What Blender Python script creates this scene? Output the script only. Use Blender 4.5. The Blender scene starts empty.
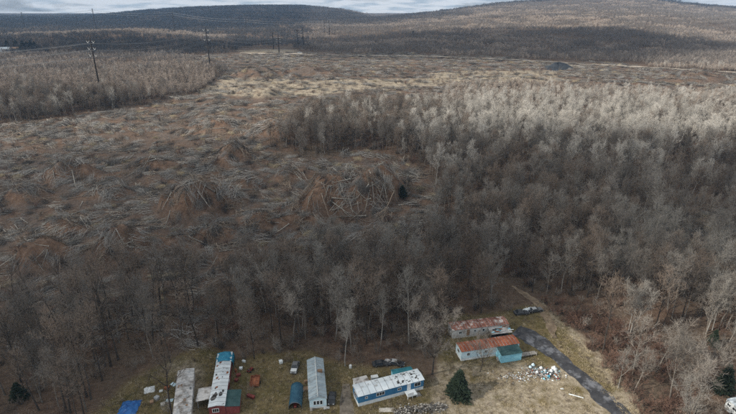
import bpy, math, random
import numpy as np
from mathutils import Vector, Matrix
R = math.radians
rng = np.random.default_rng(7)
random.seed(7)
sc = bpy.context.scene
col = sc.collection

# ------------------------------------------------------------------ camera
PITCH = R(21.7); FPX = 490.0; CAMZ = 85.0        # drone about 85 m above the yard, 24 mm equivalent lens
cam = bpy.data.cameras.new('drone_camera'); cam.lens = 36 * FPX / 736; cam.sensor_width = 36
cam.clip_start = 0.5; cam.clip_end = 30000
camo = bpy.data.objects.new('drone_camera', cam); col.objects.link(camo)
camo.location = (0, 0, CAMZ); camo.rotation_euler = (R(90) - PITCH, 0, 0)
sc.camera = camo

# ------------------------------------------------------------------ world, sun, exposure
SUN_EL = R(34); SUN_H = Vector((-0.92, -0.39, 0)).normalized()
SUN = Vector((SUN_H.x * math.cos(SUN_EL), SUN_H.y * math.cos(SUN_EL), math.sin(SUN_EL)))
w = bpy.data.worlds.new('World'); sc.world = w; w.use_nodes = True
nt = w.node_tree; N = nt.nodes; L = nt.links; N.clear()
out = N.new('ShaderNodeOutputWorld'); bg = N.new('ShaderNodeBackground')
sky = N.new('ShaderNodeTexSky'); sky.sky_type = 'NISHITA'; sky.sun_disc = False
sky.sun_elevation = SUN_EL; sky.sun_rotation = math.atan2(SUN.x, SUN.y); sky.altitude = 400
sky.air_density = 1.0; sky.dust_density = 2.0
tc = N.new('ShaderNodeTexCoord'); sx = N.new('ShaderNodeSeparateXYZ')
L.new(tc.outputs['Generated'], sx.inputs[0])
zz = N.new('ShaderNodeMath'); zz.operation = 'ADD'; zz.inputs[1].default_value = 0.12; L.new(sx.outputs[2], zz.inputs[0])
zm = N.new('ShaderNodeMath'); zm.operation = 'MAXIMUM'; zm.inputs[1].default_value = 0.05; L.new(zz.outputs[0], zm.inputs[0])
dv = N.new('ShaderNodeVectorMath'); dv.operation = 'DIVIDE'
cm = N.new('ShaderNodeCombineXYZ'); L.new(zm.outputs[0], cm.inputs[0]); L.new(zm.outputs[0], cm.inputs[1]); cm.inputs[2].default_value = 1
L.new(tc.outputs['Generated'], dv.inputs[0]); L.new(cm.outputs[0], dv.inputs[1])
nz = N.new('ShaderNodeTexNoise'); nz.inputs['Scale'].default_value = 0.85; nz.inputs['Detail'].default_value = 9
nz.inputs['Roughness'].default_value = 0.55; nz.inputs['Distortion'].default_value = 0.4
L.new(dv.outputs[0], nz.inputs['Vector'])
cr = N.new('ShaderNodeValToRGB'); cr.color_ramp.elements[0].position = 0.28; cr.color_ramp.elements[1].position = 0.48
L.new(nz.outputs['Fac'], cr.inputs[0])
nz2 = N.new('ShaderNodeTexNoise'); nz2.inputs['Scale'].default_value = 2.2; nz2.inputs['Detail'].default_value = 7
L.new(dv.outputs[0], nz2.inputs['Vector'])
cc = N.new('ShaderNodeValToRGB'); e = cc.color_ramp.elements
e[0].position = 0.36; e[0].color = (0.85, 0.97, 1.06, 1); e[1].position = 0.54; e[1].color = (1.5, 1.52, 1.53, 1)
L.new(nz2.outputs['Fac'], cc.inputs[0])
skm = N.new('ShaderNodeVectorMath'); skm.operation = 'SCALE'; skm.inputs['Scale'].default_value = 0.09
L.new(sky.outputs[0], skm.inputs[0])
mx = N.new('ShaderNodeMix'); mx.data_type = 'RGBA'
L.new(cr.outputs[0], mx.inputs['Factor']); L.new(skm.outputs[0], mx.inputs['A']); L.new(cc.outputs[0], mx.inputs['B'])
L.new(mx.outputs['Result'], bg.inputs[0]); bg.inputs[1].default_value = 0.50
L.new(bg.outputs[0], out.inputs[0])
sl = bpy.data.lights.new('sun', 'SUN'); sl.energy = 5.0; sl.angle = R(0.53); sl.color = (1, 0.93, 0.82)
slo = bpy.data.objects.new('sun', sl); col.objects.link(slo); slo.rotation_euler = SUN.to_track_quat('Z', 'Y').to_euler()
sc.view_settings.view_transform = 'Standard'; sc.view_settings.look = 'None'
sc.view_settings.exposure = 0.33; sc.view_settings.gamma = 1.0; sc.view_settings.use_curve_mapping = False
sc.render.engine = 'CYCLES'
cy = sc.cycles
cy.max_bounces = 4; cy.diffuse_bounces = 2; cy.glossy_bounces = 2; cy.transmission_bounces = 2; cy.volume_bounces = 1
cy.transparent_max_bounces = 12; cy.use_denoising = False; cy.sample_clamp_indirect = 4
cy.use_adaptive_sampling = False

# ------------------------------------------------------------------ projection helpers (photo pixels, 736 x 414)
cp, sp_ = math.cos(PITCH), math.sin(PITCH)
def project(x, y, z):
    d = y * cp - (z - CAMZ) * sp_
    u = y * sp_ + (z - CAMZ) * cp
    d = np.maximum(d, 1e-3) if isinstance(d, np.ndarray) else max(d, 1e-3)
    return 368 + FPX * x / d, 207 - FPX * u / d
def ray(px, py):
    v = 207 - py
    return np.array([(px - 368), FPX * cp + v * sp_, v * cp - FPX * sp_]) / FPX

# ------------------------------------------------------------------ noise and terrain
_perm = np.random.default_rng(11).random((256, 256))
def vnoise(x, y):
    x = np.asarray(x, float); y = np.asarray(y, float)
    xi = np.floor(x).astype(int); yi = np.floor(y).astype(int)
    fx = x - xi; fy = y - yi
    fx = fx * fx * (3 - 2 * fx); fy = fy * fy * (3 - 2 * fy)
    a = _perm[xi & 255, yi & 255]; b = _perm[(xi + 1) & 255, yi & 255]
    c = _perm[xi & 255, (yi + 1) & 255]; d = _perm[(xi + 1) & 255, (yi + 1) & 255]
    return (a * (1 - fx) + b * fx) * (1 - fy) + (c * (1 - fx) + d * fx) * fy - 0.5
def fbm(x, y, s, o=4):
    r = 0; a = 1.0
    for i in range(o):
        r = r + a * vnoise(x / s + 17.3 * i, y / s - 9.1 * i); s *= 0.5; a *= 0.5
    return r
def inpoly(px, py, poly):
    px = np.asarray(px, float); py = np.asarray(py, float); r = np.zeros(px.shape, bool)
    n = len(poly); j = n - 1
    for i in range(n):
        xi, yi = poly[i]; xj, yj = poly[j]
        cnd = ((yi > py) != (yj > py)) & (px < (xj - xi) * (py - yi) / (yj - yi + 1e-12) + xi)
        r ^= cnd; j = i
    return r
def sstep(a, b, x):
    t = np.clip((x - a) / (b - a), 0, 1); return t * t * (3 - 2 * t)
PY = [-400, 100, 150, 200, 250, 300, 400, 500, 620, 700, 1000, 1500, 2500, 5000, 12000]
PH = [0, 0, 0.5, 6, 14, 24, 33, 36, 38, 39.5, 43, 48, 55, 60, 60]
_ys = np.linspace(-400, 12000, 12401); _hs = np.interp(_ys, PY, PH)
_k = np.hanning(61); _k /= _k.sum()
_hs = np.convolve(np.pad(_hs, 30, mode='edge'), _k, mode='valid')
def crest(rows, D):
    t = []; z = []
    for px, py in rows:
        r = ray(px, py); t.append(r[0] / r[1]); z.append(CAMZ + D * r[2] / r[1])
    return np.array(t), np.array(z)
CR_R = crest([(200, 30), (330, 24), (360, 20), (385, 18), (420, 14.5), (450, 10.5), (480, 6.5), (500, 3.5), (525, 1.5), (550, 0), (600, -3), (640, -3), (672, 2), (700, 5), (736, 8), (800, 12), (950, 18)], 2300)
CR_L = crest([(-200, 40), (-60, 32), (0, 27), (30, 24.5), (60, 20.5), (100, 15.5), (150, 10.5), (200, 7.5), (250, 6), (300, 6), (340, 9.5), (360, 14), (375, 18), (395, 22), (450, 30)], 3300)
CR_F = crest([(-300, 20), (-100, 10), (-30, 9), (0, 15.5), (30, 24), (60, 30), (100, 36)], 5200)
MOUNDS = []      # x, y, rx, ry, h
def terrain(x, y):
    x = np.asarray(x, float); y = np.asarray(y, float)
    b = np.interp(y, _ys, _hs)
    t = x / np.maximum(y, 200)
    near = sstep(140, 200, y)
    b = b + near * 2.0 * fbm(x, y, 60, 3) * np.minimum(1, y / 300) + (1 - near) * 0.25 * fbm(x, y, 30, 2)
    far = sstep(500, 900, y)
    b = b + far * 14 * fbm(x + 500, y, 420, 3)
    # low rise on the left plain with a lit crest
    b = b + 7 * np.exp(-((x + 420) / 130) ** 2 - ((y - 930) / 90) ** 2)
    zr = np.interp(t, *CR_R) ; zl = np.interp(t, *CR_L); zf = np.interp(t, *CR_F)
    rr = np.clip((y - 640) / (2300 - 640), 0, 1); rr = rr * (1 - 0.15 * np.sin(np.pi * rr)) ; rr = rr * np.where(y > 2300, 1 - 0.6 * sstep(2300, 4200, y), 1)
    mr = sstep(-0.16, 0.06, t)
    hr = (zr - b) * rr * mr
    rl = sstep(1500, 3300, y) * (1 - 0.7 * sstep(3300, 5000, y))
    hl = (zl - b) * rl * (1 - sstep(0.06, 0.12, t))
    rf = sstep(3600, 5200, y)
    hf = (zf - b) * rf * (1 - sstep(-0.45, -0.38, t))
    b = b + np.maximum(np.maximum(hr, hl), np.maximum(hf, 0))
    if MOUNDS:
        px, py = project(x, y, b)
        dm = debris_mask(px, py) * sstep(150, 175, y) * (1 - sstep(600, 680, y))
        b = b + dm * (1.6 * np.abs(fbm(x, y, 22, 4)) + 0.7 * fbm(x + 99, y, 7, 3) - 0.4)
        n1 = 0.45 * fbm(x, y + 31, 9, 3); n2 = 0.45 * fbm(x + 57, y, 9, 3); n3 = 1 + 0.4 * fbm(x + 13, y + 71, 5, 3)
        for (mx_, my_, rx, ry, h) in MOUNDS:
            xx = (x - mx_) / rx + n1; yy = (y - my_) / ry + n2
            q = np.sqrt(xx * xx + yy * yy)
            b = b + 1.6 * h * (0.55 * sstep(0, 1, np.clip(1.2 - q, 0, 1)) + 0.45 * np.clip(1.15 - q, 0, 1)) * n3
    return b
DEBRIS = [(-60, 128), (0, 125), (60, 120), (130, 107), (205, 90), (250, 68), (330, 82), (450, 84), (440, 106), (380, 110), (330, 113), (300, 120), (268, 133), (264, 146), (300, 158), (345, 152), (405, 155),
          (432, 178), (436, 215), (415, 250), (370, 264), (320, 268), (262, 276), (222, 286), (150, 292), (60, 312), (0, 350), (-80, 400)]
MINE = [(175, 56), (240, 53), (330, 52), (500, 58), (620, 64), (800, 76), (800, 99), (690, 95), (560, 87), (450, 85), (330, 95), (240, 95), (200, 92), (225, 70)]
def debris_mask(px, py):
    # a soft mask from the polygons (jittered)
    jx = px + 10 * fbm(px, py, 40, 3); jy = py + 6 * fbm(px + 40, py, 40, 3)
    return (inpoly(jx, jy, DEBRIS) | inpoly(jx, jy, MINE)).astype(float)
_S = 60 * (9000 / 60) ** (np.arange(700) / 699)
def hitground(px, py):
    r = ray(px, py); P = r[None, :] * _S[:, None]
    below = CAMZ + P[:, 2] < terrain(P[:, 0], P[:, 1])
    k = int(np.argmax(below)) if below.any() else len(_S) - 1
    lo, hi = _S[max(k - 1, 0)], _S[k]
    q = np.linspace(lo, hi, 60); P = r[None, :] * q[:, None]; h = terrain(P[:, 0], P[:, 1])
    k = int(np.argmax(CAMZ + P[:, 2] < h + 0.001)) if (CAMZ + P[:, 2] < h + 0.001).any() else 59
    return np.array([P[k, 0], P[k, 1], h[k]])
def G(px, py, z=0.0):
    r = ray(px, py); s = (z - CAMZ) / r[2]
    return np.array([r[0] * s, r[1] * s])
_m = []
for (px, py, rx, ry, h) in [(350, 208, 22, 15, 9.0), (388, 200, 10, 11, 5), (314, 212, 11, 9, 4.5), (190, 214, 13, 12, 8.5), (224, 205, 9, 10, 4.5), (232, 160, 10, 10, 4.5), (116, 260, 14, 9, 7),
                            (172, 252, 9, 7, 2.6), (42, 266, 13, 9, 5.5), (275, 135, 16, 13, 3.0), (70, 180, 17, 9, 5), (20, 200, 12, 8, 2.6), (300, 226, 12, 6, 2.4), (258, 222, 8, 6, 2.2), (110, 196, 9, 7, 2.4),
                            (150, 168, 10, 8, 2.0), (60, 232, 10, 7, 2.2), (215, 238, 9, 6, 2.4), (290, 180, 8, 7, 2.6), (250, 185, 8, 7, 2.2), (210, 128, 14, 10, 2.2), (260, 96, 18, 16, 3), (310, 76, 30, 20, 4), (255, 76, 22, 18, 4), (700, 80, 30, 14, 3)]:
    p = hitground(px, py); _m.append((p[0], p[1] + 0.3 * ry, rx, ry, h))
MOUNDS = _m
def mound_mask(x, y):
    r = np.zeros(np.shape(x)); n1 = 0.45 * fbm(x, y + 31, 9, 3); n2 = 0.45 * fbm(x + 57, y, 9, 3)
    for (mx_, my_, rx, ry, h) in MOUNDS:
        q = np.sqrt(((x - mx_) / rx + n1) ** 2 + ((y - my_) / ry + n2) ** 2); r = np.maximum(r, np.clip((1.05 - q) * 3, 0, 1))
    return r
def zt(x, y): return float(terrain(x, y))

# ------------------------------------------------------------------ materials
MATS = {}
def mat(name, c, c2=None, rough=0.85, scale=2.0, rnd=0.0, bump=0.0, bscale=12.0, metal=0.0, lo=0.35, hi=0.65, stretch=None, c3=None, s3=0.6, t3=(0.55, 0.62), coord='Object', spec=0.3):
    if name in MATS: return MATS[name]
    m = bpy.data.materials.new(name); m.use_nodes = True
    n = m.node_tree.nodes; l = m.node_tree.links; b = n['Principled BSDF']
    b.inputs['Roughness'].default_value = rough; b.inputs['Metallic'].default_value = metal
    b.inputs['Specular IOR Level'].default_value = spec
    t = n.new('ShaderNodeTexCoord'); wp = n.new('ShaderNodeNewGeometry'); vec = wp.outputs['Position'] if c3 is not None else t.outputs[coord]
    if stretch:
        mp = n.new('ShaderNodeMapping'); mp.inputs['Scale'].default_value = stretch; l.new(vec, mp.inputs[0]); vec = mp.outputs[0]
    c = (*c, 1); cout = None
    if c2 is not None:
        no = n.new('ShaderNodeTexNoise'); no.inputs['Scale'].default_value = scale; no.inputs['Detail'].default_value = 6; l.new(vec, no.inputs['Vector'])
        rp = n.new('ShaderNodeValToRGB'); rp.color_ramp.elements[0].position = lo; rp.color_ramp.elements[1].position = hi
        rp.color_ramp.elements[0].color = c; rp.color_ramp.elements[1].color = (*c2, 1); l.new(no.outputs['Fac'], rp.inputs[0]); cout = rp.outputs[0]
    else:
        rg = n.new('ShaderNodeRGB'); rg.outputs[0].default_value = c; cout = rg.outputs[0]
    if c3 is not None:
        no = n.new('ShaderNodeTexNoise'); no.inputs['Scale'].default_value = s3; no.inputs['Detail'].default_value = 8; no.inputs['Roughness'].default_value = 0.65; l.new(wp.outputs['Position'], no.inputs['Vector'])
        rp = n.new('ShaderNodeValToRGB'); rp.color_ramp.elements[0].position = t3[0]; rp.color_ramp.elements[1].position = t3[1]; l.new(no.outputs['Fac'], rp.inputs[0])
        mm = n.new('ShaderNodeMix'); mm.data_type = 'RGBA'; l.new(rp.outputs[0], mm.inputs['Factor']); l.new(cout, mm.inputs['A']); mm.inputs['B'].default_value = (*c3, 1); cout = mm.outputs['Result']
    if rnd > 0:
        oi = n.new('ShaderNodeObjectInfo'); mr_ = n.new('ShaderNodeMapRange'); mr_.inputs['To Min'].default_value = 1 - rnd; mr_.inputs['To Max'].default_value = 1 + rnd
        l.new(oi.outputs['Random'], mr_.inputs[0])
        vs = n.new('ShaderNodeVectorMath'); vs.operation = 'SCALE'; l.new(cout, vs.inputs[0]); l.new(mr_.outputs[0], vs.inputs['Scale']); cout = vs.outputs[0]
    l.new(cout, b.inputs['Base Color'])
    if bump > 0:
        no = n.new('ShaderNodeTexNoise'); no.inputs['Scale'].default_value = bscale; no.inputs['Detail'].default_value = 5; l.new(vec, no.inputs['Vector'])
        bp = n.new('ShaderNodeBump'); bp.inputs['Strength'].default_value = bump; bp.inputs['Distance'].default_value = 0.1; l.new(no.outputs['Fac'], bp.inputs['Height']); l.new(bp.outputs[0], b.inputs['Normal'])
    MATS[name] = m; return m
def M(n): return MATS[n]
mat('bark_grey', (0.11, 0.095, 0.08), (0.21, 0.19, 0.165), scale=1.5, rnd=0.35)
mat('bark_pale', (0.25, 0.24, 0.22), (0.36, 0.35, 0.325), scale=1.5, rnd=0.2)
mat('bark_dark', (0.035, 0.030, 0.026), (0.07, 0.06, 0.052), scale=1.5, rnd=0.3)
mat('twig_grey', (0.185, 0.166, 0.145), rnd=0.45)
mat('twig_brown', (0.16, 0.125, 0.098), rnd=0.4)
mat('twig_pale', (0.42, 0.395, 0.355), rnd=0.25)  # pale twigs, brightened further to carry the sunlight of the right band
mat('twig_mid', (0.22, 0.205, 0.182), rnd=0.2)
mat('bark_mid', (0.17, 0.16, 0.145), (0.27, 0.26, 0.235), scale=1.5, rnd=0.2)
mat('twig_far_shaded', (0.075, 0.072, 0.072), rnd=0.12)  # far twigs with the shade of the left woods put into the colour
mat('twig_far', (0.165, 0.145, 0.13), rnd=0.12)
mat('twig_straw', (0.34, 0.285, 0.24), rnd=0.15)
mat('twig_red', (0.13, 0.076, 0.055), rnd=0.45)
mat('needles', (0.009, 0.017, 0.010), (0.020, 0.034, 0.018), scale=1.0, rnd=0.25)
mat('log_bleached', (0.22, 0.205, 0.18), (0.34, 0.32, 0.28), scale=2.0, rnd=0.4)
mat('log_brown', (0.13, 0.10, 0.075), (0.22, 0.18, 0.14), scale=2.0, rnd=0.35)
mat('brush_grey', (0.21, 0.20, 0.185), rnd=0.5)
mat('brush_dark', (0.065, 0.058, 0.052), rnd=0.4)
mat('straw', (0.34, 0.285, 0.19), rnd=0.35)
mat('weed_green', (0.10, 0.088, 0.036), rnd=0.4)

# ------------------------------------------------------------------ mesh builder
class MB:
    def __init__(s): s.v = []; s.f = []; s.m = []
    def add(s, vs, fs, mi=0):
        o = len(s.v); s.v.extend([tuple(map(float, p)) for p in vs]); s.f.extend([tuple(i + o for i in f) for f in fs]); s.m.extend([mi] * len(fs)); return s
    def box(s, x0, x1, y0, y1, z0, z1, mi=0):
        return s.add([(x0, y0, z0), (x1, y0, z0), (x1, y1, z0), (x0, y1, z0), (x0, y0, z1), (x1, y0, z1), (x1, y1, z1), (x0, y1, z1)],
                     [(0, 3, 2, 1), (4, 5, 6, 7), (0, 1, 5, 4), (1, 2, 6, 5), (2, 3, 7, 6), (3, 0, 4, 7)], mi)
    def obox(s, c, sx, sy, sz, rot, mi=0):
        mt = Matrix.Translation(c) @ rot.to_4x4(); v = []
        for z in (-sz / 2, sz / 2):
            for x, y in ((-sx / 2, -sy / 2), (sx / 2, -sy / 2), (sx / 2, sy / 2), (-sx / 2, sy / 2)): v.append(mt @ Vector((x, y, z)))
        return s.add(v, [(0, 3, 2, 1), (4, 5, 6, 7), (0, 1, 5, 4), (1, 2, 6, 5), (2, 3, 7, 6), (3, 0, 4, 7)], mi)
    def tube(s, pts, rad, n=5, mi=0, cap=True):
        pts = [Vector(p) for p in pts]; vs = []; fs = []
        for i, p in enumerate(pts):
            d = (pts[min(i + 1, len(pts) - 1)] - pts[max(i - 1, 0)]).normalized()
            a = d.orthogonal().normalized() if i == 0 else (a - d * a.dot(d)).normalized()
            b = d.cross(a)
            for k in range(n):
                t = 2 * math.pi * k / n; vs.append(p + (a * math.cos(t) + b * math.sin(t)) * rad[i])
        for i in range(len(pts) - 1):
            for k in range(n): fs.append((i * n + k, i * n + (k + 1) % n, (i + 1) * n + (k + 1) % n, (i + 1) * n + k))
        if cap: fs.append(tuple(range(n - 1, -1, -1))); fs.append(tuple((len(pts) - 1) * n + k for k in range(n)))
        return s.add(vs, fs, mi)
    def prism(s, prof, y0, y1, mi=0):     # profile in x,z extruded along y
        n = len(prof); v = [(x, y0, z) for x, z in prof] + [(x, y1, z) for x, z in prof]
        f = [tuple(range(n)), tuple(range(2 * n - 1, n - 1, -1))] + [(i, i + n, (i + 1) % n + n, (i + 1) % n) for i in range(n)]
        return s.add(v, f, mi)
    def wheel(s, c, r, wd, axis='y', n=14, mi=0):
        c = Vector(c); d = Vector((0, 1, 0)) if axis == 'y' else Vector((1, 0, 0)) if axis == 'x' else Vector((0, 0, 1))
        return s.tube([c - d * wd / 2, c - d * wd * 0.35, c + d * wd * 0.35, c + d * wd / 2], [r * 0.86, r, r, r * 0.86], n, mi)
    def mesh(s, name, mats, smooth=False):
        me = bpy.data.meshes.new(name); me.from_pydata(s.v, [], s.f)
        for m in (mats if isinstance(mats, (list, tuple)) else [mats]): me.materials.append(MATS[m] if isinstance(m, str) else m)
        me.polygons.foreach_set('material_index', s.m)
        if smooth: me.polygons.foreach_set('use_smooth', [True] * len(s.f))
        me.update(); return me
    def build(s, name, mats, parent=None, loc=None, rz=0, smooth=False):
        o = bpy.data.objects.new(name, s.mesh(name, mats, smooth)); col.objects.link(o)
        if parent is not None: o.parent = parent
        if loc is not None: o.location = loc
        if rz: o.rotation_euler = (0, 0, rz)
        return o
def inst(name, me, parent=None, loc=(0, 0, 0), rot=(0, 0, 0), scale=1.0):
    o = bpy.data.objects.new(name, me); col.objects.link(o); o.parent = parent
    o.location = loc; o.rotation_euler = rot; o.scale = (scale,) * 3 if not hasattr(scale, '__len__') else scale
    return o
def tag(o, label=None, cat=None, group=None, kind=None):
    if label: o['label'] = label
    if cat: o['category'] = cat
    if group: o['group'] = group
    if kind: o['kind'] = kind
    return o
def thing(name, label, cat, loc=(0, 0, 0), rz=0.0, group=None):
    o = bpy.data.objects.new(name, None); col.objects.link(o); o.location = loc; o.rotation_euler = (0, 0, rz)
    o.empty_display_size = 0.3
    return tag(o, label, cat, group)
def copy_tree(o, parent=None):
    c = o.copy(); col.objects.link(c); c.parent = parent
    for ch in o.children: copy_tree(ch, c)
    return c
def scatter(name, protos, P, ROT, SC, IDX, label=None, cat=None):
    """points carrying rotation, scale and variant; geometry nodes put one variant on each"""
    pc = bpy.data.collections.new(name + '_variants')
    for i, me in enumerate(protos):
        o = bpy.data.objects.new('%s_variant_%02d' % (name, i), me); pc.objects.link(o)
    me = bpy.data.meshes.new(name); n = len(P); me.vertices.add(n); me.vertices.foreach_set('co', np.asarray(P, np.float32).ravel())
    a = me.attributes.new('rot', 'FLOAT_VECTOR', 'POINT'); a.data.foreach_set('vector', np.asarray(ROT, np.float32).ravel())
    a = me.attributes.new('scl', 'FLOAT_VECTOR', 'POINT'); a.data.foreach_set('vector', np.asarray(SC, np.float32).ravel())
    a = me.attributes.new('idx', 'INT', 'POINT'); a.data.foreach_set('value', np.asarray(IDX, np.int32))
    o = bpy.data.objects.new(name, me); col.objects.link(o); tag(o, label, cat, kind='stuff')
    g = bpy.data.node_groups.new(name, 'GeometryNodeTree')
    g.interface.new_socket('Geometry', in_out='INPUT', socket_type='NodeSocketGeometry'); g.interface.new_socket('Geometry', in_out='OUTPUT', socket_type='NodeSocketGeometry')
    gi = g.nodes.new('NodeGroupInput'); go = g.nodes.new('NodeGroupOutput'); ip = g.nodes.new('GeometryNodeInstanceOnPoints')
    ci = g.nodes.new('GeometryNodeCollectionInfo'); ci.inputs['Collection'].default_value = pc; ci.inputs['Separate Children'].default_value = True; ci.inputs['Reset Children'].default_value = True
    def na(nm, tp):
        q = g.nodes.new('GeometryNodeInputNamedAttribute'); q.data_type = tp; q.inputs['Name'].default_value = nm
        return [s for s in q.outputs if s.enabled and s.name == 'Attribute'][0]
    er = g.nodes.new('FunctionNodeEulerToRotation')
    l = g.links
    l.new(gi.outputs[0], ip.inputs['Points']); l.new(ci.outputs[0], ip.inputs['Instance']); ip.inputs['Pick Instance'].default_value = True
    l.new(na('idx', 'INT'), ip.inputs['Instance Index']); l.new(na('rot', 'FLOAT_VECTOR'), er.inputs[0]); l.new(er.outputs[0], ip.inputs['Rotation'])
    l.new(na('scl', 'FLOAT_VECTOR'), ip.inputs['Scale']); l.new(ip.outputs[0], go.inputs[0])
    md = o.modifiers.new('scatter', 'NODES'); md.node_group = g
    return o

# ------------------------------------------------------------------ ground sheet
YARD = [(60, 440), (105, 400), (130, 380), (168, 366), (205, 346), (236, 362), (270, 358), (305, 354), (330, 362), (372, 366), (410, 366), (440, 384), (446, 340), (446, 318), (500, 313), (540, 303), (560, 322), (590, 356), (620, 390), (660, 440)]
yy = [-120.0]
while yy[-1] < 11000:
    y = yy[-1]
    st = 4.0 if y < 60 else 1.0 if y < 130 else 0.75 if y < 270 else 0.75 * (y / 270) ** 1.75
    yy.append(y + min(st, 260))
yy = np.array(yy); tt = np.linspace(-1.15, 1.15, 560)
XX = tt[None, :] * (yy[:, None].clip(60) + 90); YY = np.repeat(yy[:, None], len(tt), 1)
ZZ = terrain(XX, YY)
nr, nc = XX.shape
V = np.stack([XX, YY, ZZ], -1).reshape(-1, 3)
ii = np.arange(nr * nc).reshape(nr, nc)
F = np.stack([ii[:-1, :-1], ii[:-1, 1:], ii[1:, 1:], ii[1:, :-1]], -1).reshape(-1, 4)
me = bpy.data.meshes.new('ground'); me.vertices.add(len(V)); me.vertices.foreach_set('co', V.astype(np.float32).ravel())
me.loops.add(F.size); me.loops.foreach_set('vertex_index', F.ravel().astype(np.int32))
me.polygons.add(len(F)); me.polygons.foreach_set('loop_start', np.arange(0, F.size, 4, dtype=np.int32)); me.polygons.foreach_set('loop_total', np.full(len(F), 4, np.int32))
me.update(); me.polygons.foreach_set('use_smooth', np.ones(len(F), bool))
# what the ground is made of: r bare soil and mine waste, g grass, b dead straw grass
PX, PYY = project(XX, YY, ZZ)
jx = PX + 14 * fbm(XX, YY, 12, 3); jy = PYY + 9 * fbm(XX + 50, YY, 12, 3)
soil = (debris_mask(PX, PYY) > 0) & (YY > 120)
grass = inpoly(jx, jy, YARD) & (YY > 40)
STRAWS = [[(200, 92), (225, 78), (330, 80), (440, 78), (540, 74), (570, 80), (500, 84), (400, 88), (320, 96), (250, 98)], [(430, 74), (470, 70), (560, 70), (560, 80), (440, 82)], [(545, 296), (556, 312), (600, 360), (650, 414), (665, 440), (640, 440), (600, 380), (560, 330), (536, 305)], [(440, 360), (520, 362), (575, 372), (620, 414), (640, 450), (420, 450)], [(160, 370), (195, 362), (205, 380), (200, 420), (190, 420)], [(236, 50), (300, 49), (300, 53), (240, 53)]]
straw = np.zeros(XX.shape, bool)
for s_ in STRAWS: straw |= inpoly(jx * (YY < 200) + (PX + 12 * fbm(XX, YY, 40, 3)) * (YY >= 200), jy * (YY < 200) + (PYY + 3 * fbm(XX + 50, YY, 40, 3)) * (YY >= 200), s_)
def blur(a):
    a = a.astype(float)
    for _ in range(2):
        a[1:-1, 1:-1] = (a[1:-1, 1:-1] * 2 + a[:-2, 1:-1] + a[2:, 1:-1] + a[1:-1, :-2] + a[1:-1, 2:]) / 6
    return a
at_ = me.attributes.new('mound', 'FLOAT', 'POINT'); at_.data.foreach_set('value', (mound_mask(XX, YY) * (YY < 330)).astype(np.float32).ravel())
ca = me.color_attributes.new('cover', 'FLOAT_COLOR', 'POINT')
ca.data.foreach_set('color', np.stack([blur(soil), blur(grass), blur(straw), np.ones(XX.shape)], -1).astype(np.float32).ravel())
gm = bpy.data.materials.new('ground'); gm.use_nodes = True; MATS['ground'] = gm
n = gm.node_tree.nodes; l = gm.node_tree.links; b = n['Principled BSDF']; b.inputs['Roughness'].default_value = 0.95; b.inputs['Specular IOR Level'].default_value = 0.1
geo = n.new('ShaderNodeNewGeometry')
def gnoise(s, d=6, r=0.6, dist=0.0, st=None):
    no = n.new('ShaderNodeTexNoise'); no.inputs['Scale'].default_value = s; no.inputs['Detail'].default_value = d; no.inputs['Roughness'].default_value = r; no.inputs['Distortion'].default_value = dist
    if st:
        mp = n.new('ShaderNodeMapping'); mp.inputs['Scale'].default_value = st; l.new(geo.outputs['Position'], mp.inputs[0]); l.new(mp.outputs[0], no.inputs['Vector'])
    else: l.new(geo.outputs['Position'], no.inputs['Vector'])
    return no.outputs['Fac']
def ramp(f, st):
    r = n.new('ShaderNodeValToRGB'); e = r.color_ramp.elements
    while len(e) < len(st): e.new(0.5)
    for q, (p, c) in zip(e, st): q.position = p; q.color = (*c, 1)
    l.new(f, r.inputs[0]); return r.outputs[0]
def mixc(f, a, b_):
    m = n.new('ShaderNodeMix'); m.data_type = 'RGBA'; l.new(f, m.inputs['Factor']); l.new(a, m.inputs['A']); l.new(b_, m.inputs['B']); return m.outputs['Result']
litter = mixc(ramp(gnoise(0.05, 5), [(0.4, (0, 0, 0)), (0.62, (1, 1, 1))]), ramp(gnoise(0.7, 8, 0.7), [(0.3, (0.052, 0.035, 0.026)), (0.5, (0.105, 0.070, 0.050)), (0.72, (0.18, 0.132, 0.096))]), ramp(gnoise(0.9, 8, 0.7), [(0.3, (0.045, 0.035, 0.027)), (0.7, (0.14, 0.108, 0.08))]))
soilc = mixc(ramp(gnoise(0.09, 5, 0.6, 0, (1, 1, 1)), [(0.42, (0, 0, 0)), (0.6, (1, 1, 1))]), ramp(gnoise(0.5, 8, 0.7), [(0.3, (0.06, 0.040, 0.030)), (0.5, (0.115, 0.078, 0.056)), (0.75, (0.19, 0.135, 0.10))]), ramp(gnoise(0.6, 8, 0.7), [(0.3, (0.05, 0.04, 0.034)), (0.7, (0.15, 0.12, 0.10))]))
grassc = mixc(ramp(gnoise(0.16, 6), [(0.40, (0, 0, 0)), (0.62, (1, 1, 1))]), ramp(gnoise(1.1, 8, 0.75), [(0.3, (0.06, 0.045, 0.022)), (0.5, (0.14, 0.108, 0.055)), (0.72, (0.24, 0.19, 0.10))]), ramp(gnoise(1.3, 8, 0.75), [(0.3, (0.05, 0.043, 0.018)), (0.5, (0.095, 0.080, 0.034)), (0.75, (0.17, 0.135, 0.065))]))
strawc = ramp(gnoise(0.9, 8, 0.75), [(0.3, (0.12, 0.095, 0.068)), (0.5, (0.27, 0.23, 0.172)), (0.72, (0.42, 0.37, 0.29))])
at = n.new('ShaderNodeAttribute'); at.attribute_name = 'cover'; sp = n.new('ShaderNodeSeparateColor'); l.new(at.outputs['Color'], sp.inputs[0])
am = n.new('ShaderNodeAttribute'); am.attribute_name = 'mound'
fresh = ramp(gnoise(0.45, 8, 0.7), [(0.3, (0.065, 0.040, 0.028)), (0.5, (0.14, 0.09, 0.062)), (0.72, (0.22, 0.155, 0.115))])
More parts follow.
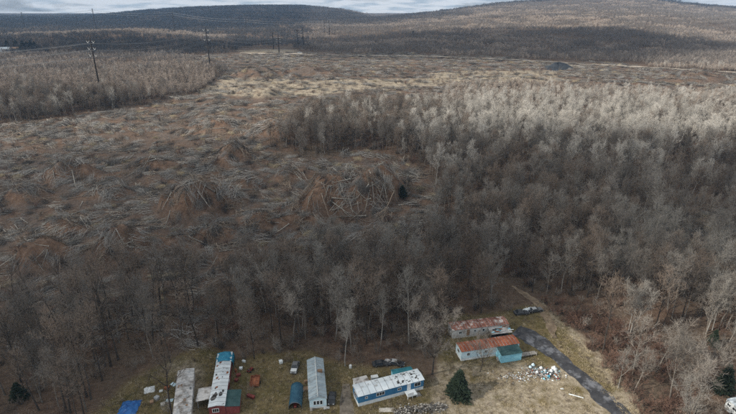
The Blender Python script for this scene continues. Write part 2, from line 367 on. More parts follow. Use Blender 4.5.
c = mixc(sp.outputs[0], litter, soilc); c = mixc(am.outputs['Fac'], c, fresh); c = mixc(sp.outputs[1], c, grassc)
def mul(a, bb):
    q = n.new('ShaderNodeMath'); q.operation = 'MULTIPLY'; l.new(a, q.inputs[0]); l.new(bb, q.inputs[1]); return q.outputs[0]
sm = ramp(gnoise(0.25, 6, 0.65), [(0.34, (0, 0, 0)), (0.54, (1, 1, 1))])
c = mixc(mul(sp.outputs[2], sm), c, strawc)
l.new(c, b.inputs['Base Color'])
bp = n.new('ShaderNodeBump'); bp.inputs['Strength'].default_value = 0.8; bp.inputs['Distance'].default_value = 0.35; l.new(gnoise(1.6, 8, 0.7), bp.inputs['Height']); l.new(bp.outputs[0], b.inputs['Normal'])
me.materials.append(gm)
ground = bpy.data.objects.new('ground', me); col.objects.link(ground); tag(ground, kind='structure')

def strip(name, cl, material, lift=0.05, sub=1.2, edge=0.0):
    """road sheet following the ground: cl = [(x, y, width)]"""
    pts = []
    for (a, b_) in zip(cl[:-1], cl[1:]):
        k = max(2, int(math.hypot(b_[0] - a[0], b_[1] - a[1]) / sub))
        for i in range(k): pts.append([a[j] + (b_[j] - a[j]) * i / k for j in range(3)])
    pts.append(list(cl[-1])); pts = np.array(pts)
    for _ in range(6): pts[1:-1] = (pts[:-2] + pts[1:-1] * 2 + pts[2:]) / 4
    d = np.gradient(pts[:, :2], axis=0); d /= np.linalg.norm(d, axis=1)[:, None]; nn = np.stack([-d[:, 1], d[:, 0]], 1)
    m = MB(); K = 8
    for i in range(len(pts)):
        for k in range(K + 1):
            f = k / K - 0.5; wob = edge * float(fbm(pts[i, 0] * 1.0 + (50 if f > 0 else 0), pts[i, 1], 3.5, 3)) * (abs(f) > 0.45) * (1 if f > 0 else -1)
            p = pts[i, :2] + nn[i] * (f * pts[i, 2] + wob)
            m.v.append((p[0], p[1], zt(p[0], p[1]) + lift))
    for i in range(len(pts) - 1):
        for k in range(K):
            a = i * (K + 1) + k; m.f.append((a, a + 1, a + K + 2, a + K + 1)); m.m.append(0)
    return tag(m.build(name, material, smooth=True), kind='structure')
mat('asphalt', (0.024, 0.025, 0.029), (0.05, 0.05, 0.054), scale=0.5, rough=0.7, c3=(0.13, 0.135, 0.15), s3=0.3, t3=(0.5, 0.6), bump=0.2, spec=0.3, coord='Object')
mat('haul_dirt', (0.27, 0.23, 0.19), (0.38, 0.33, 0.27), scale=0.2)
mat('track_dirt', (0.13, 0.095, 0.065), (0.23, 0.175, 0.12), scale=0.6)
mat('drive_dirt', (0.10, 0.085, 0.068), (0.18, 0.155, 0.125), scale=0.9, c3=(0.06, 0.05, 0.04), s3=0.4)
def gp(px, py): p = hitground(px, py); return p[0], p[1]
strip('driveway', [(*gp(516, 330), 5.0), (*gp(524, 333), 7.0), (*gp(534, 338.5), 7.4), (*gp(547, 348), 5.6), (*gp(564, 363), 4.3), (*gp(584, 380), 4.3), (*gp(604, 399), 4.2), (*gp(622, 416), 4.2), (*gp(655, 448), 4.2)], 'asphalt', edge=1.8)
strip('dirt_track', [(*gp(556, 338), 1.2), (*gp(549, 324), 2.4), (*gp(541, 308), 2.4), (*gp(528, 296), 2.0), (*gp(512, 286), 1.2)], 'track_dirt', lift=0.04, edge=1.5)
strip('dirt_driveway', [(*gp(346, 384), 1.6), (*gp(347, 396), 2.4), (*gp(346, 410), 2.7), (*gp(344, 440), 3)], 'drive_dirt', lift=0.04, edge=1.0)
strip('haul_road', [(*gp(240, 53.5), 6), (*gp(300, 54.0), 6), (*gp(400, 56), 6), (*gp(480, 58.5), 6), (*gp(560, 62.5), 6), (*gp(640, 67), 6), (*gp(700, 70.5), 6), (*gp(760, 74), 6)], 'haul_dirt', lift=0.6, sub=8)
#==PART2==

# ------------------------------------------------------------------ trees
def tri(m, p, q, wd, mi=0):
    d = q - p; a = d.cross(Vector((random.gauss(0, 1), random.gauss(0, 1), random.gauss(0, 1))))
    if a.length < 1e-6: return
    a = a.normalized() * (wd / 2); m.add([p - a, p + a, q], [(0, 1, 2)], mi)
def gen_tree(seed, H=15, spread=3.2, low=0.42, limbs=14, subs=7, tw=5, tlen=1.25, twd=0.042, r0=None, up=0.75, forks=1, lean=0.03, trunk_sides=6):
    random.seed(seed); T = MB(); C = MB(); U = Vector((0, 0, 1))
    def rv(): return Vector((random.gauss(0, 1), random.gauss(0, 1), random.gauss(0, 1)))
    r0 = r0 or H * 0.0105
    def limb(p, d, ln, r, ns):
        pts = [p.copy()]; dd = d.copy(); k = 4
        for i in range(k):
            dd = (dd + rv() * 0.12 + U * up * 0.22).normalized(); pts.append(pts[-1] + dd * ln / k)
        T.tube(pts, [r * (1 - 0.8 * i / k) for i in range(k + 1)], 4, cap=False)
        for j in range(ns):
            f = 0.2 + 0.8 * (j + random.random()) / ns; i = min(int(f * k), k - 1); q = pts[i].lerp(pts[i + 1], f * k - i)
            ax = (pts[i + 1] - pts[i]).normalized(); sd = (ax * 0.75 + rv() * 0.5 + U * up * 0.3).normalized(); sl_ = ln * (0.30 + 0.25 * random.random()) * (1.15 - 0.4 * f)
            e = q + sd * sl_ * 0.5 + rv() * 0.05 * sl_; e2 = e + (sd + U * up * 0.3 + rv() * 0.15).normalized() * sl_ * 0.5
            T.tube([q, e, e2], [r * 0.32, r * 0.22, r * 0.08], 3, cap=False)
            for t in range(tw):
                g = 0.15 + 0.85 * (t + random.random()) / tw; b_ = q.lerp(e, g * 2) if g < 0.5 else e.lerp(e2, g * 2 - 1)
                td = (sd * 0.7 + rv() * 0.55 + U * up * 0.55).normalized(); L_ = tlen * (0.6 + 0.8 * random.random()); tip = b_ + td * L_
                tri(C, b_, tip, twd)
                for _ in range(2):
                    s_ = b_.lerp(tip, 0.25 + 0.5 * random.random()); tri(C, s_, s_ + (td * 0.6 + rv() * 0.5 + U * up * 0.2).normalized() * L_ * 0.6, twd * 0.8)
    leaders = []
    base_d = (U + Vector((random.gauss(0, lean), random.gauss(0, lean), 0))).normalized()
    k = 7; pts = [Vector((0, 0, -0.4))]; dd = base_d
    fh = H * (0.94 if forks == 1 else low)
    for i in range(k):
        dd = (dd + rv() * 0.035 + U * 0.04).normalized(); pts.append(pts[-1] + dd * (fh + 0.4) / k)
    rt = 0.12 if forks == 1 else 0.6
    T.tube(pts, [r0 * (1.25 if i == 0 else 1) * (1 - (1 - rt) * i / k) for i in range(k + 1)], trunk_sides, cap=False)
    if forks == 1: leaders.append((pts, r0, low))
    else:
        a0 = random.random() * 6.28
        for f in range(forks):
            a = a0 + 6.28 * f / forks + random.gauss(0, 0.3); dd = (dd * 1.0 + Vector((math.cos(a), math.sin(a), 0)) * (0.28 + 0.2 * random.random()) * (spread / 3.2)).normalized()
            q = [pts[-1].copy()]; ln = H - fh
            for i in range(5):
                dd = (dd + rv() * 0.07 + U * 0.08).normalized(); q.append(q[-1] + dd * ln * (0.85 + 0.3 * random.random()) / 5)
            T.tube(q, [r0 * 0.5 * (1 - 0.85 * i / 5) for i in range(6)], 5, cap=False); leaders.append((q, r0 * 0.5, 0.1))
    for (pl, r, lo) in leaders:
        nl = max(3, limbs // len(leaders)); kk = len(pl) - 1; a = random.random() * 6.28
        for j in range(nl):
            f = lo + (1 - lo) * (j + 0.6 * random.random()) / nl; f = min(f, 0.98); i = min(int(f * kk), kk - 1); q = pl[i].lerp(pl[i + 1], f * kk - i)
            a += 2.4 + random.gauss(0, 0.4); fr = (f - lo) / (1 - lo)
            ln = spread * (0.55 + 0.75 * math.sin(math.pi * (0.25 + 0.68 * fr))) * (0.75 + 0.5 * random.random()) / (1 if len(leaders) == 1 else 1.35)
            d = (Vector((math.cos(a), math.sin(a), 0)) * (0.9 - 0.45 * fr) + U * (0.35 + 0.55 * fr + up * 0.3)).normalized()
            limb(q, d, ln, r * (0.42 - 0.25 * fr), subs)
    return T, C
def gen_shrub(seed, H=2.5, spread=1.8, stems=9, tw=14, tlen=0.8, twd=0.05):
    random.seed(seed); T = MB(); C = MB(); U = Vector((0, 0, 1))
    for s_ in range(stems):
        a = random.random() * 6.28; d = (U + Vector((math.cos(a), math.sin(a), 0)) * random.random() * spread / H * 1.2).normalized()
        p = Vector((math.cos(a), math.sin(a), 0)) * spread * 0.35 * random.random(); ln = H * (0.6 + 0.5 * random.random())
        q = p + d * ln * 0.6; e = q + (d + Vector((random.gauss(0, .2), random.gauss(0, .2), 0.1))).normalized() * ln * 0.45
        T.tube([p - Vector((0, 0, .2)), q, e], [0.035, 0.025, 0.008], 3, cap=False)
        for t in range(tw):
            g = 0.2 + 0.8 * random.random(); b_ = p.lerp(q, g * 1.6) if g < 0.62 else q.lerp(e, (g - 0.62) / 0.38)
            td = (d * 0.5 + Vector((random.gauss(0, .6), random.gauss(0, .6), random.gauss(0.4, .4)))).normalized(); tip = b_ + td * tlen * (0.5 + random.random())
            tri(C, b_, tip, twd)
            for _ in range(2):
                s2 = b_.lerp(tip, random.random() * 0.8); tri(C, s2, s2 + (td + Vector((random.gauss(0, .6), random.gauss(0, .6), random.gauss(0.2, .5)))).normalized() * tlen * 0.5, twd * 0.8)
    return T, C
def joined(name, T, C, mt, mc):
    m = MB(); m.add(T.v, T.f, 0); m.add(C.v, C.f, 1); return m.mesh(name, [mt, mc])
SPEC = {}     # species -> list of (trunk mesh, crown mesh, joined mesh)
def species(key, mt, mc, gens):
    SPEC[key] = []
    for g in gens:
        T, C = g; SPEC[key].append((T.mesh('trunk', mt, True), C.mesh('crown', mc), joined(key + '_tree', T, C, mt, mc)))
species('grey', 'bark_grey', 'twig_grey', [gen_tree(1, 15, 3.0), gen_tree(2, 16, 3.4, 0.36, forks=3, limbs=18), gen_tree(3, 14, 2.6, 0.45), gen_tree(4, 15.5, 3.6, 0.4, forks=2, limbs=18), gen_tree(5, 13, 3.0, 0.3)])
species('brown', 'bark_dark', 'twig_brown', [gen_tree(11, 14, 3.0, 0.4), gen_tree(12, 15, 3.3, 0.38, forks=2, limbs=18), gen_tree(13, 12.5, 2.7, 0.33), gen_tree(14, 16, 3.0, 0.5)])
species('pale', 'bark_pale', 'twig_pale', [gen_tree(21, 15, 3.0, 0.36, forks=3, limbs=16, tw=6), gen_tree(22, 16, 2.8, 0.4, tw=6), gen_tree(23, 14, 3.2, 0.3, forks=2, limbs=15, tw=6)])
species('mid', 'bark_mid', 'twig_mid', [gen_tree(24, 15, 3.2, 0.36, forks=3, limbs=16, tw=6), gen_tree(25, 16, 3.0, 0.4, tw=6), gen_tree(26, 14, 3.4, 0.3, forks=2, limbs=15, tw=6), gen_tree(27, 17, 2.6, 0.45, tw=5)])
species('dark', 'bark_dark', 'twig_brown', [gen_tree(31, 19, 2.6, 0.55, limbs=9, subs=5, tw=5, lean=0.07), gen_tree(32, 18, 2.9, 0.5, limbs=8, subs=5, tw=4, lean=0.09), gen_tree(33, 20, 2.4, 0.6, limbs=7, subs=5, tw=5, lean=0.06)])
species('tan', 'bark_grey', 'twig_straw', [gen_tree(41, 9, 2.4, 0.25, tw=6), gen_tree(42, 8, 2.4, 0.2, forks=3, tw=6), gen_tree(43, 10, 2.2, 0.25, tw=6)])
species('broad', 'bark_dark', 'twig_grey', [gen_tree(51, 19, 5.6, 0.30, forks=4, limbs=26, subs=9, tw=10, r0=0.27)])
species('bigpale', 'bark_mid', 'twig_mid', [gen_tree(61, 19, 4.6, 0.34, forks=3, limbs=24, subs=8, tw=9, r0=0.24), gen_tree(62, 20, 3.6, 0.4, forks=2, limbs=20, subs=8, tw=8, r0=0.2)])
SHR = [joined('shrub', *gen_shrub(71), 'bark_grey', 'twig_brown'), joined('shrub', *gen_shrub(72, 3.2, 1.5), 'bark_grey', 'twig_grey'), joined('shrub', *gen_shrub(73, 2.2, 1.8), 'bark_dark', 'twig_red'), joined('shrub', *gen_shrub(74, 2.8, 2.0), 'bark_dark', 'twig_red'), joined('shrub', *gen_shrub(75, 1.6, 1.6), 'bark_dark', 'brush_dark')]

# conifers: tapered trunk with whorls of drooping needled boughs
def gen_conifer(seed, H=9, Rr=2.7, n=2600):
    random.seed(seed); T = MB(); C = MB()
    T.tube([(0, 0, -0.3), (0.05, 0, H * 0.5), (0, 0, H * 0.98)], [0.17, 0.1, 0.02], 6, cap=False)
    for i in range(n):
        f = random.random() ** 0.72; z = H * (0.06 + 0.94 * (1 - f)); a = random.random() * 6.28
        lay = math.sin(z * 5.2 + math.sin(a * 3 + seed) * 1.6) * 0.24; rr = Rr * f ** 0.85 * (0.80 + lay + 0.16 * math.sin(a * 2 + seed) + 0.16 * math.sin(a * 5 + z * 2.1))
        r = rr * (1 - 0.55 * random.random() ** 2); c_ = Vector((math.cos(a) * r, math.sin(a) * r, z - 0.22 * r))
        o = Vector((math.cos(a), math.sin(a), -0.25 + 0.5 * random.random())).normalized(); s_ = o.cross(Vector((0, 0, 1))).normalized()
        ln = 0.34 + 0.3 * random.random(); wd = 0.15 + 0.12 * random.random(); s_ = (s_ + Vector((0, 0, random.gauss(0, .4)))).normalized()
        C.add([c_ - s_ * wd, c_ + s_ * wd, c_ + o * ln + s_ * 0.03, c_ + o * ln - s_ * 0.03], [(0, 1, 2, 3)])
    for i in range(60):
        z = H * (0.08 + 0.85 * i / 60); a = i * 2.4; r = Rr * (1 - z / H) * 0.8; T.tube([(0, 0, z), (math.cos(a) * r, math.sin(a) * r, z - 0.15 * r)], [0.03, 0.01], 3, cap=False)
    return T.mesh('trunk', 'bark_dark', True), C.mesh('crown', 'needles')
CON = gen_conifer(81)
def conifer(px, py, label, s=1.0, group=None, wide=1.0):
    p = hitground(px, py); t = thing('conifer', label, 'tree', p, random.random() * 6, group)
    for nm, me_ in zip(('trunk', 'crown'), CON): inst(nm, me_, t, scale=(s * wide, s * wide, s))
conifer(458, 396, 'dense dark green conifer standing right of the blue and white trailer', 0.85, wide=1.3)
conifer(402, 197, 'rounded dark evergreen alone at the right edge of the brush mounds', 0.62, wide=1.5)
conifer(20, 398, 'dark green conifer low among the bare trees at the left edge', 0.5, wide=1.5)
conifer(722, 392, 'dark green conifer in the woods just behind the white camper', 0.9)
conifer(712, 346, 'small dark evergreen in the right woods above the camper', 0.6)

# where the trees stand
REDZ = [(530, 300), (565, 300), (620, 320), (660, 345), (680, 380), (690, 420), (660, 440), (640, 414), (605, 372), (575, 335)]
nn = 90000
ty = np.sqrt(rng.random(nn) * (500 ** 2 - 78 ** 2) + 78 ** 2); tx = (rng.random(nn) * 2 - 1) * (0.80 * ty + 30)
keep_area = np.sum(2 * (0.80 * np.linspace(78, 500, 400) + 30)) * (422 / 400)
tz = terrain(tx, ty); tpx, tpy = project(tx, ty, tz)
clus = fbm(tx, ty, 26, 3); clus2 = fbm(tx + 300, ty, 40, 3)
dens = np.full(nn, 0.052) * np.clip(1.0 + 1.5 * clus, 0.2, 1.7)
left_low = (tpx < 215) & (tpy > 250)
dens = dens * np.interp(tpy, [280, 320], [1.1, 0.95])
dens = np.where(left_low, 0.032 * np.clip(1.0 + 1.5 * clus, 0.3, 1.7), dens)
dens = np.where((tpx < 330) & (tpx > 200) & (tpy > 215) & (tpy < 255), dens * 0.7, dens)
dens = np.where((tpy < 128) & (tpx < 225), 0.13, dens)
tan_b = (tpy < 108) & (tpx > 380)
dens = np.where((tpy < 150) & (tpx > 225), 0.095 * np.clip(1.0 + 1.6 * clus, 0.3, 1.5), dens)
dens = np.where(tan_b, 0.16, dens)
dens = np.where(inpoly(tpx, tpy, REDZ), 0.012, dens)
dens = np.where((tpx > 655) & (tpy > 212) & (tpy < 262), 0.03, dens)
dens = np.where((tpx > 430) & (tpx < 530) & (tpy > 150) & (tpy < 215), dens * 0.8, dens)
db = debris_mask(tpx, tpy) > 0
dens = np.where(db, 0.0, dens)
dens = np.where(inpoly(tpx + 4 * clus, tpy + 4 * clus2, YARD), 0.0, dens)
dens = np.where((tpx > 255) & (tpx < 430) & (tpy > 355), 0.0, dens)
dens = np.where((tpy > 345) & (tpx > 225) & (tpx < 450), dens * 0.35, dens)
dens = np.where(inpoly(tpx, tpy, [(500, 275), (520, 280), (565, 330), (660, 450), (600, 450), (520, 340)]), 0, dens)
dens = np.where((tpx > 695) & (tpy > 383) , 0, dens)
keep = rng.random(nn) < dens * keep_area / nn
tx, ty, tz, tpx, tpy, clus, clus2 = [a[keep] for a in (tx, ty, tz, tpx, tpy, clus, clus2)]
nt_ = len(tx)
u = rng.random(nt_)
sp_key = np.where(u < 0.55, 'grey', 'brown').astype(object)
pale_p = np.where((tpy < 158) & (tpx > 290), 0.85, np.where((tpy < 128) & (tpx < 225), 0.07, np.clip(0.24 + 1.0 * clus2, 0.05, 0.65)))  # pale trees massed in the right band, its sunlight put into tree colour
pale_p = np.where((tpx < 215) & (tpy > 240), 0.02, pale_p); pale_p = np.where((tpy < 158) & (tpx > 225), pale_p * np.interp(tpx + 25 * clus, [400, 470], [0.12, 1]), pale_p); pale_p = np.where(tpy > 270, np.minimum(pale_p, 0.22), pale_p)
sp_key[rng.random(nt_) < pale_p] = 'pale'
tanz = ((tpy < 112) & (tpx > 380)) | ((tpy < 100) & (tpx < 215)); sp_key[tanz & (rng.random(nt_) < np.interp(tpy, [96, 112], [0.92, 0.4]))] = 'tan'
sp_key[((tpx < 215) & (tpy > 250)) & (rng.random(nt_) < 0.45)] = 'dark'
sp_key[(sp_key == 'pale') & (tpy > 195)] = 'mid'
ts = 0.62 + 0.55 * rng.random(nt_)
ts = np.where((tpy < 128) & (tpx < 225), ts * np.interp(tpy, [72, 100], [0.42, 0.72]), ts)
ts = ts * np.interp(tpy, [240, 330, 400], [1.05, 1.2, 1.35])
ts = np.where((tpy < 165) & (tpx > 250), ts * np.interp(tpy, [88, 106, 165], [0.40, 0.62, 1.0]), ts)
ta = rng.random(nt_) * 6.283
tv = rng.integers(0, 1000, nt_)
size_px = 12 * ts / np.hypot(ty, CAMZ - tz) * FPX
inview = (tpx > -12) & (tpx < 748) & (tpy < 424)
order = np.argsort(-(size_px * inview)); indiv = set(order[:286].tolist())
NAMED = [('bigpale', 0, 490, 305, 0.95, 'large pale silver tree with spreading crown in the middle woods'), ('bigpale', 1, 345, 366, 0.9, 'tall pale bare tree standing between the gable trailer and the blue one'),
         ('broad', 0, 432, 374, 1.0, 'broad dark bare tree with wide crown right behind the blue trailer'), ('bigpale', 0, 640, 268, 0.85, 'pale silver tree standing out above the right woods'),
         ('bigpale', 1, 674, 262, 0.8, 'pale bare tree second from right edge beside the wet clearing'), ('broad', 0, 686, 398, 0.8, 'wide grey bare tree left of the white camper'),
         ('bigpale', 1, 628, 335, 0.85, 'pale leaning bare tree at the edge of the red thicket'), ('bigpale', 0, 712, 330, 0.9, 'pale crowned tree in the woods above the white camper'),
         ('bigpale', 0, 598, 268, 0.75, 'pale tree with rounded crown in the upper right woods'), ('bigpale', 0, 375, 300, 0.8, 'pale bushy tree in the centre of the woods'), ('bigpale', 1, 300, 330, 0.85, 'tall pale slim tree in woods behind the gable trailer'),
         ('bigpale', 1, 408, 300, 0.85, 'slim pale tree in the woods above the dark car wreck'), ('broad', 0, 480, 372, 0.55, 'slender brown bare tree beside the dense conifer'), ('bigpale', 0, 500, 250, 0.7, 'pale round tree at the far end of the dirt track')]
for key, i, px, py, s, lab in NAMED:
    p = hitground(px, py); t = thing('bare_tree', lab, 'tree', p, random.random() * 6)
    inst('trunk', SPEC[key][i][0], t, scale=s); inst('crown', SPEC[key][i][1], t, scale=s)
WORD = {'grey': 'grey bare tree', 'brown': 'brown bare tree', 'pale': 'pale bare tree', 'mid': 'pale bare tree', 'dark': 'thin dark tree', 'tan': 'tan bare tree'}
ONES = 'zero one two three four five six seven eight nine ten eleven twelve thirteen fourteen fifteen sixteen seventeen eighteen nineteen'.split(); TENS = '. . twenty thirty forty fifty sixty seventy eighty ninety'.split()
def spell(v):
    v = int(min(max(round(v), 0), 99)); return ONES[v] if v < 20 else TENS[v // 10] + ('-' + ONES[v % 10] if v % 10 else '')
def place(px, py): return ', %s percent across, %s down' % (spell(px / 7.36), spell(py / 4.14))
def where(px, py):
    if px < 215:
        if py > 385: return 'beside the blue tarp at bottom left' if px > 70 else 'in the bottom left corner'
        if py > 345: return 'in sparse woods left of the grey trailer' if px > 95 else 'by the left edge below the brush'
        if py > 300: return 'in sparse woods above the weathered trailer' if px > 95 else 'by the left edge on brown litter'
        return 'at the lower fringe of the brush field'
    if px > 560:
        if py > 385: return 'at bottom right near the camper' if px > 660 else 'in the red thicket beside the driveway'
        if py > 340: return 'in the right woods above the camper' if px > 660 else 'behind the red thicket'
        if py > 300: return 'at right edge in the woods' if px > 660 else 'above the red thicket by the dirt track'
        return 'in the upper right woods'
    if py > 345: return 'at the yard back by the red trailer' if px < 300 else 'at the yard back near the blue trailer'
    if py > 310: return 'in woods behind the red trailer' if px < 290 else 'in woods behind the gable trailer' if px < 350 else 'in woods behind the blue trailer' if px < 440 else 'beside the twin rusty trailers'
    if py > 285: return 'in the woods up from the red trailer' if px < 290 else 'in the middle woods' if px < 440 else 'in the woods above the twin rusty trailers'
    return 'at the woods edge below the mounds' if px < 430 else 'in the woods by the dirt track'
USED = {}
for i in sorted(indiv):
    k = sp_key[i]; v = SPEC[k][tv[i] % len(SPEC[k])]
    wh = where(tpx[i], tpy[i])
    cx_, cy_ = project(tx[i], ty[i], tz[i] + 8 * ts[i]); lb = WORD[k] + ' ' + wh + place(cx_, cy_)
    if lb in USED: lb = ('taller ' if ts[i] > USED[lb] else 'shorter ') + lb.replace(' percent', '')
    USED[lb] = ts[i]
    t = thing('bare_tree', lb, 'tree', (tx[i], ty[i], tz[i]), ta[i], WORD[k] + 's ' + wh)
    inst('trunk', v[0], t, scale=float(ts[i])); inst('crown', v[1], t, scale=float(ts[i]))
protos = []; pidx = {}
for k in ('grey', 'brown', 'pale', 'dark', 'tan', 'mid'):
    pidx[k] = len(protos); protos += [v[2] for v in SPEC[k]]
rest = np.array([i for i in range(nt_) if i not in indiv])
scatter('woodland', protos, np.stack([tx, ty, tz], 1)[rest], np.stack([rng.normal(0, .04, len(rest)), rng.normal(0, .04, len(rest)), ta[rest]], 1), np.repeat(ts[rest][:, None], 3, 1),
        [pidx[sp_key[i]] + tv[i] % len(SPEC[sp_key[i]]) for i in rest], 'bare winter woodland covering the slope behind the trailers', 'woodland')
# undergrowth
nn = 70000
sy = np.sqrt(rng.random(nn) * (470 ** 2 - 78 ** 2) + 78 ** 2); sx_ = (rng.random(nn) * 2 - 1) * (0.80 * sy + 20)
sz = terrain(sx_, sy); spx, spy = project(sx_, sy, sz); c3_ = fbm(sx_, sy, 14, 3)
area = np.sum(2 * (0.80 * np.linspace(78, 470, 400) + 20)) * (392 / 400)
red = inpoly(spx + 8 * c3_, spy + 8 * c3_, REDZ)
dn = np.where(red, 0.42, 0.09 * np.clip(1 + 2 * c3_, 0, 2)); dn = np.where(debris_mask(spx, spy) > 0, 0.012, dn)
dn = np.where((spx < 215) & (spy > 255), 0.05, dn)
dn = np.where(inpoly(spx, spy, YARD), 0.0015, dn)
dn = np.where(inpoly(spx, spy, [(500, 275), (520, 280), (565, 330), (660, 450), (600, 450), (520, 340)]), 0, dn)
dn = np.where(inpoly(spx, spy, [(715, 380), (740, 380), (800, 450), (740, 450)]), 0, dn)
kp = rng.random(nn) < dn * area / nn
k_n = kp.sum(); sidx = np.where(red[kp] & (rng.random(k_n) < 0.85), 2 + rng.integers(0, 2, k_n), rng.choice([0, 0, 1, 1, 4, 3], k_n))
ss = 0.6 + 0.7 * rng.random(k_n)
scatter('undergrowth', SHR, np.stack([sx_, sy, sz], 1)[kp], np.stack([0 * ss, 0 * ss, rng.random(k_n) * 6.28], 1), np.repeat(ss[:, None], 3, 1), sidx, 'brown and red leafless brush under the trees', 'brush')

# far woods: patches of many small trees on the plain and the hills
def gen_patch(seed, mt, mc, S=26, nt2=34, H=7.5):
    random.seed(seed); m = MB()
    for i in range(nt2):
        x = (random.random() - .5) * S; y = (random.random() - .5) * S; h = H * (0.65 + 0.6 * random.random()); cr_ = h * 0.22
        m.tube([(x, y, -3), (x + random.gauss(0, .2), y, h * 0.8)], [0.09, 0.03], 3, 0, cap=False)
        for t in range(26):
            a = random.random() * 6.28; r = cr_ * random.random() ** 0.5; z = h * (0.22 + 0.55 * random.random()); p = Vector((x + math.cos(a) * r * 0.6, y + math.sin(a) * r * 0.6, z))
            q = p + Vector((math.cos(a) * r * 0.5, math.sin(a) * r * 0.5, h * (0.12 + 0.16 * random.random()))); tri(m, p, q, 0.18 + 0.14 * random.random(), 1)
    return m.mesh('far_wood_patch', [mt, mc])
FARP = [gen_patch(101, 'bark_grey', 'twig_far'), gen_patch(102, 'bark_grey', 'twig_far', H=6), gen_patch(103, 'bark_dark', 'twig_far_shaded'), gen_patch(104, 'bark_grey', 'twig_straw', H=5.5), gen_patch(105, 'bark_grey', 'twig_brown')]
fx_, fy_ = [], []
y = 455.0
while y < 5000:
    st = 17 + 0.016 * (y - 455)
    k = int(2 * (0.82 * y + 40) / st); xs = (np.arange(k) + rng.random(k)) / k * 2 - 1
    fx_.append(xs * (0.82 * y + 40)); fy_.append(np.full(k, y) + rng.random(k) * st); y += st
fx_ = np.concatenate(fx_); fy_ = np.concatenate(fy_); fz_ = terrain(fx_, fy_); fpx, fpy = project(fx_, fy_, fz_)
fn = fbm(fx_, fy_, 160, 4); st_ = 17 + 0.016 * (fy_ - 455)
t_ = fx_ / fy_
okk = ~inpoly(fpx + 8 * fn, fpy + 2 * fn, MINE) & ~inpoly(fpx, fpy, DEBRIS)
rd = np.interp(fpx, [240, 300, 400, 480, 560, 640, 700, 760], [53.5, 54, 56, 58.5, 62.5, 67, 70.5, 74]); okk &= ~((np.abs(fpy - rd) < 1.6) & (fpx > 236) & (fy_ < 900))
okk &= ~inpoly(fpx, fpy, [(240, 48), (300, 46), (302, 54), (240, 54)])
lr = (fx_ < -430 * fy_ / 690) & (fy_ > 610) & (fy_ < 780) & (fx_ < -400); okk &= ~(lr & (rng.random(len(fx_)) < 0.7))
okk &= rng.random(len(fx_)) < np.clip(0.95 + 0.9 * fn, 0.35, 1)
right = (t_ > -0.12) & (fy_ > 600)
sel = np.where(right, np.where(rng.random(len(fx_)) < np.clip(0.45 + 1.1 * fn, 0, 1), 3, 0), np.where(fy_ < 600, np.where(rng.random(len(fx_)) < 0.5, 3, 0), np.where(rng.random(len(fx_)) < 0.85, 2, 4)))  # left woods mostly take the twigs with shade in their colour
sel = np.where((rng.random(len(fx_)) < 0.15) & right, 1, sel)
sel = np.where(~right & (fy_ > 880) & (fy_ < 985) & (fx_ > -640) & (fx_ < -260), 3, sel)  # sunlit crest of the low rise put into the colour as straw-pale patches
fs = st_ / 20
fsz = np.where(fy_ > 1400, 1.1, 1.0)
scatter('far_woodland', FARP, np.stack([fx_, fy_, fz_], 1)[okk], np.stack([0 * fn, 0 * fn, rng.random(len(fn)) * 6.28], 1)[okk], np.stack([fs, fs, fsz * (0.85 + 0.3 * rng.random(len(fn)))], 1)[okk], sel[okk], 'leafless woods over the far plain and hills', 'woodland')
#==PART3==

# ------------------------------------------------------------------ felled brush and logs over the cleared slope
def gen_mat(seed, mt, n=110, Lx=6.5, W=3.2, wd=0.06, lnr=(1.2, 5.0), zs=0.35, asd=0.42):
    random.seed(seed); m = MB()
    for i in range(n):
        y = random.gauss(0, W * 0.3); x = random.gauss(0, Lx * 0.22); z = abs(random.gauss(0, zs)) + 0.05; a = random.gauss(0, asd); ln = random.uniform(*lnr)
        d = Vector((math.cos(a), math.sin(a), random.gauss(0, 0.07))); p = Vector((x, y, z)) - d * ln / 2; bend = Vector((0, random.gauss(0, 0.25), random.gauss(0.1, 0.2)))
        q = p + d * ln * 0.5 + bend; e = p + d * ln
        s_ = Vector((-d.y, d.x, random.gauss(0, 0.8))).normalized() * wd * random.uniform(0.5, 1.3) / 2
        m.add([p - s_, p + s_, q + s_ * 0.7, q - s_ * 0.7, e], [(0, 1, 2, 3), (3, 2, 4)])
        for _ in range(3):
            g = random.random(); b_ = p.lerp(q, g); tri(m, b_, b_ + (d + Vector((random.gauss(0, .5), random.gauss(0, .6), abs(random.gauss(0, .35))))).normalized() * random.uniform(.5, 1.5), wd * 0.55)
    return m.mesh('brush_mat', mt)
def gen_log(seed, L_=8, r=0.15):
    random.seed(seed); m = MB(); k = 5; pts = [Vector((-L_ / 2, 0, 0))]
    for i in range(k): pts.append(pts[-1] + Vector((L_ / k, random.gauss(0, 0.12), random.gauss(0, 0.06))))
    m.tube(pts, [r * (1 - 0.72 * i / k) for i in range(k + 1)], 6)
    for j in range(7):
        f = random.uniform(0.35, 0.98); i = min(int(f * k), k - 1); q = pts[i].lerp(pts[i + 1], f * k - i); a = random.random() * 6.28
        d = Vector((0.9, math.cos(a) * 0.8, abs(math.sin(a)) * 0.8)).normalized(); ln = random.uniform(0.6, 2.4)
        m.tube([q, q + d * ln * .5, q + d * ln + Vector((0, 0, -.05))], [r * .32, r * .22, r * .05], 4, cap=False)
    m.tube([pts[0] + Vector((-0.5, 0, 0)), pts[0] + Vector((-0.2, 0, 0)), pts[0]], [r * 2.0, r * 1.7, r * 1.0], 7)     # torn butt flare
    return m
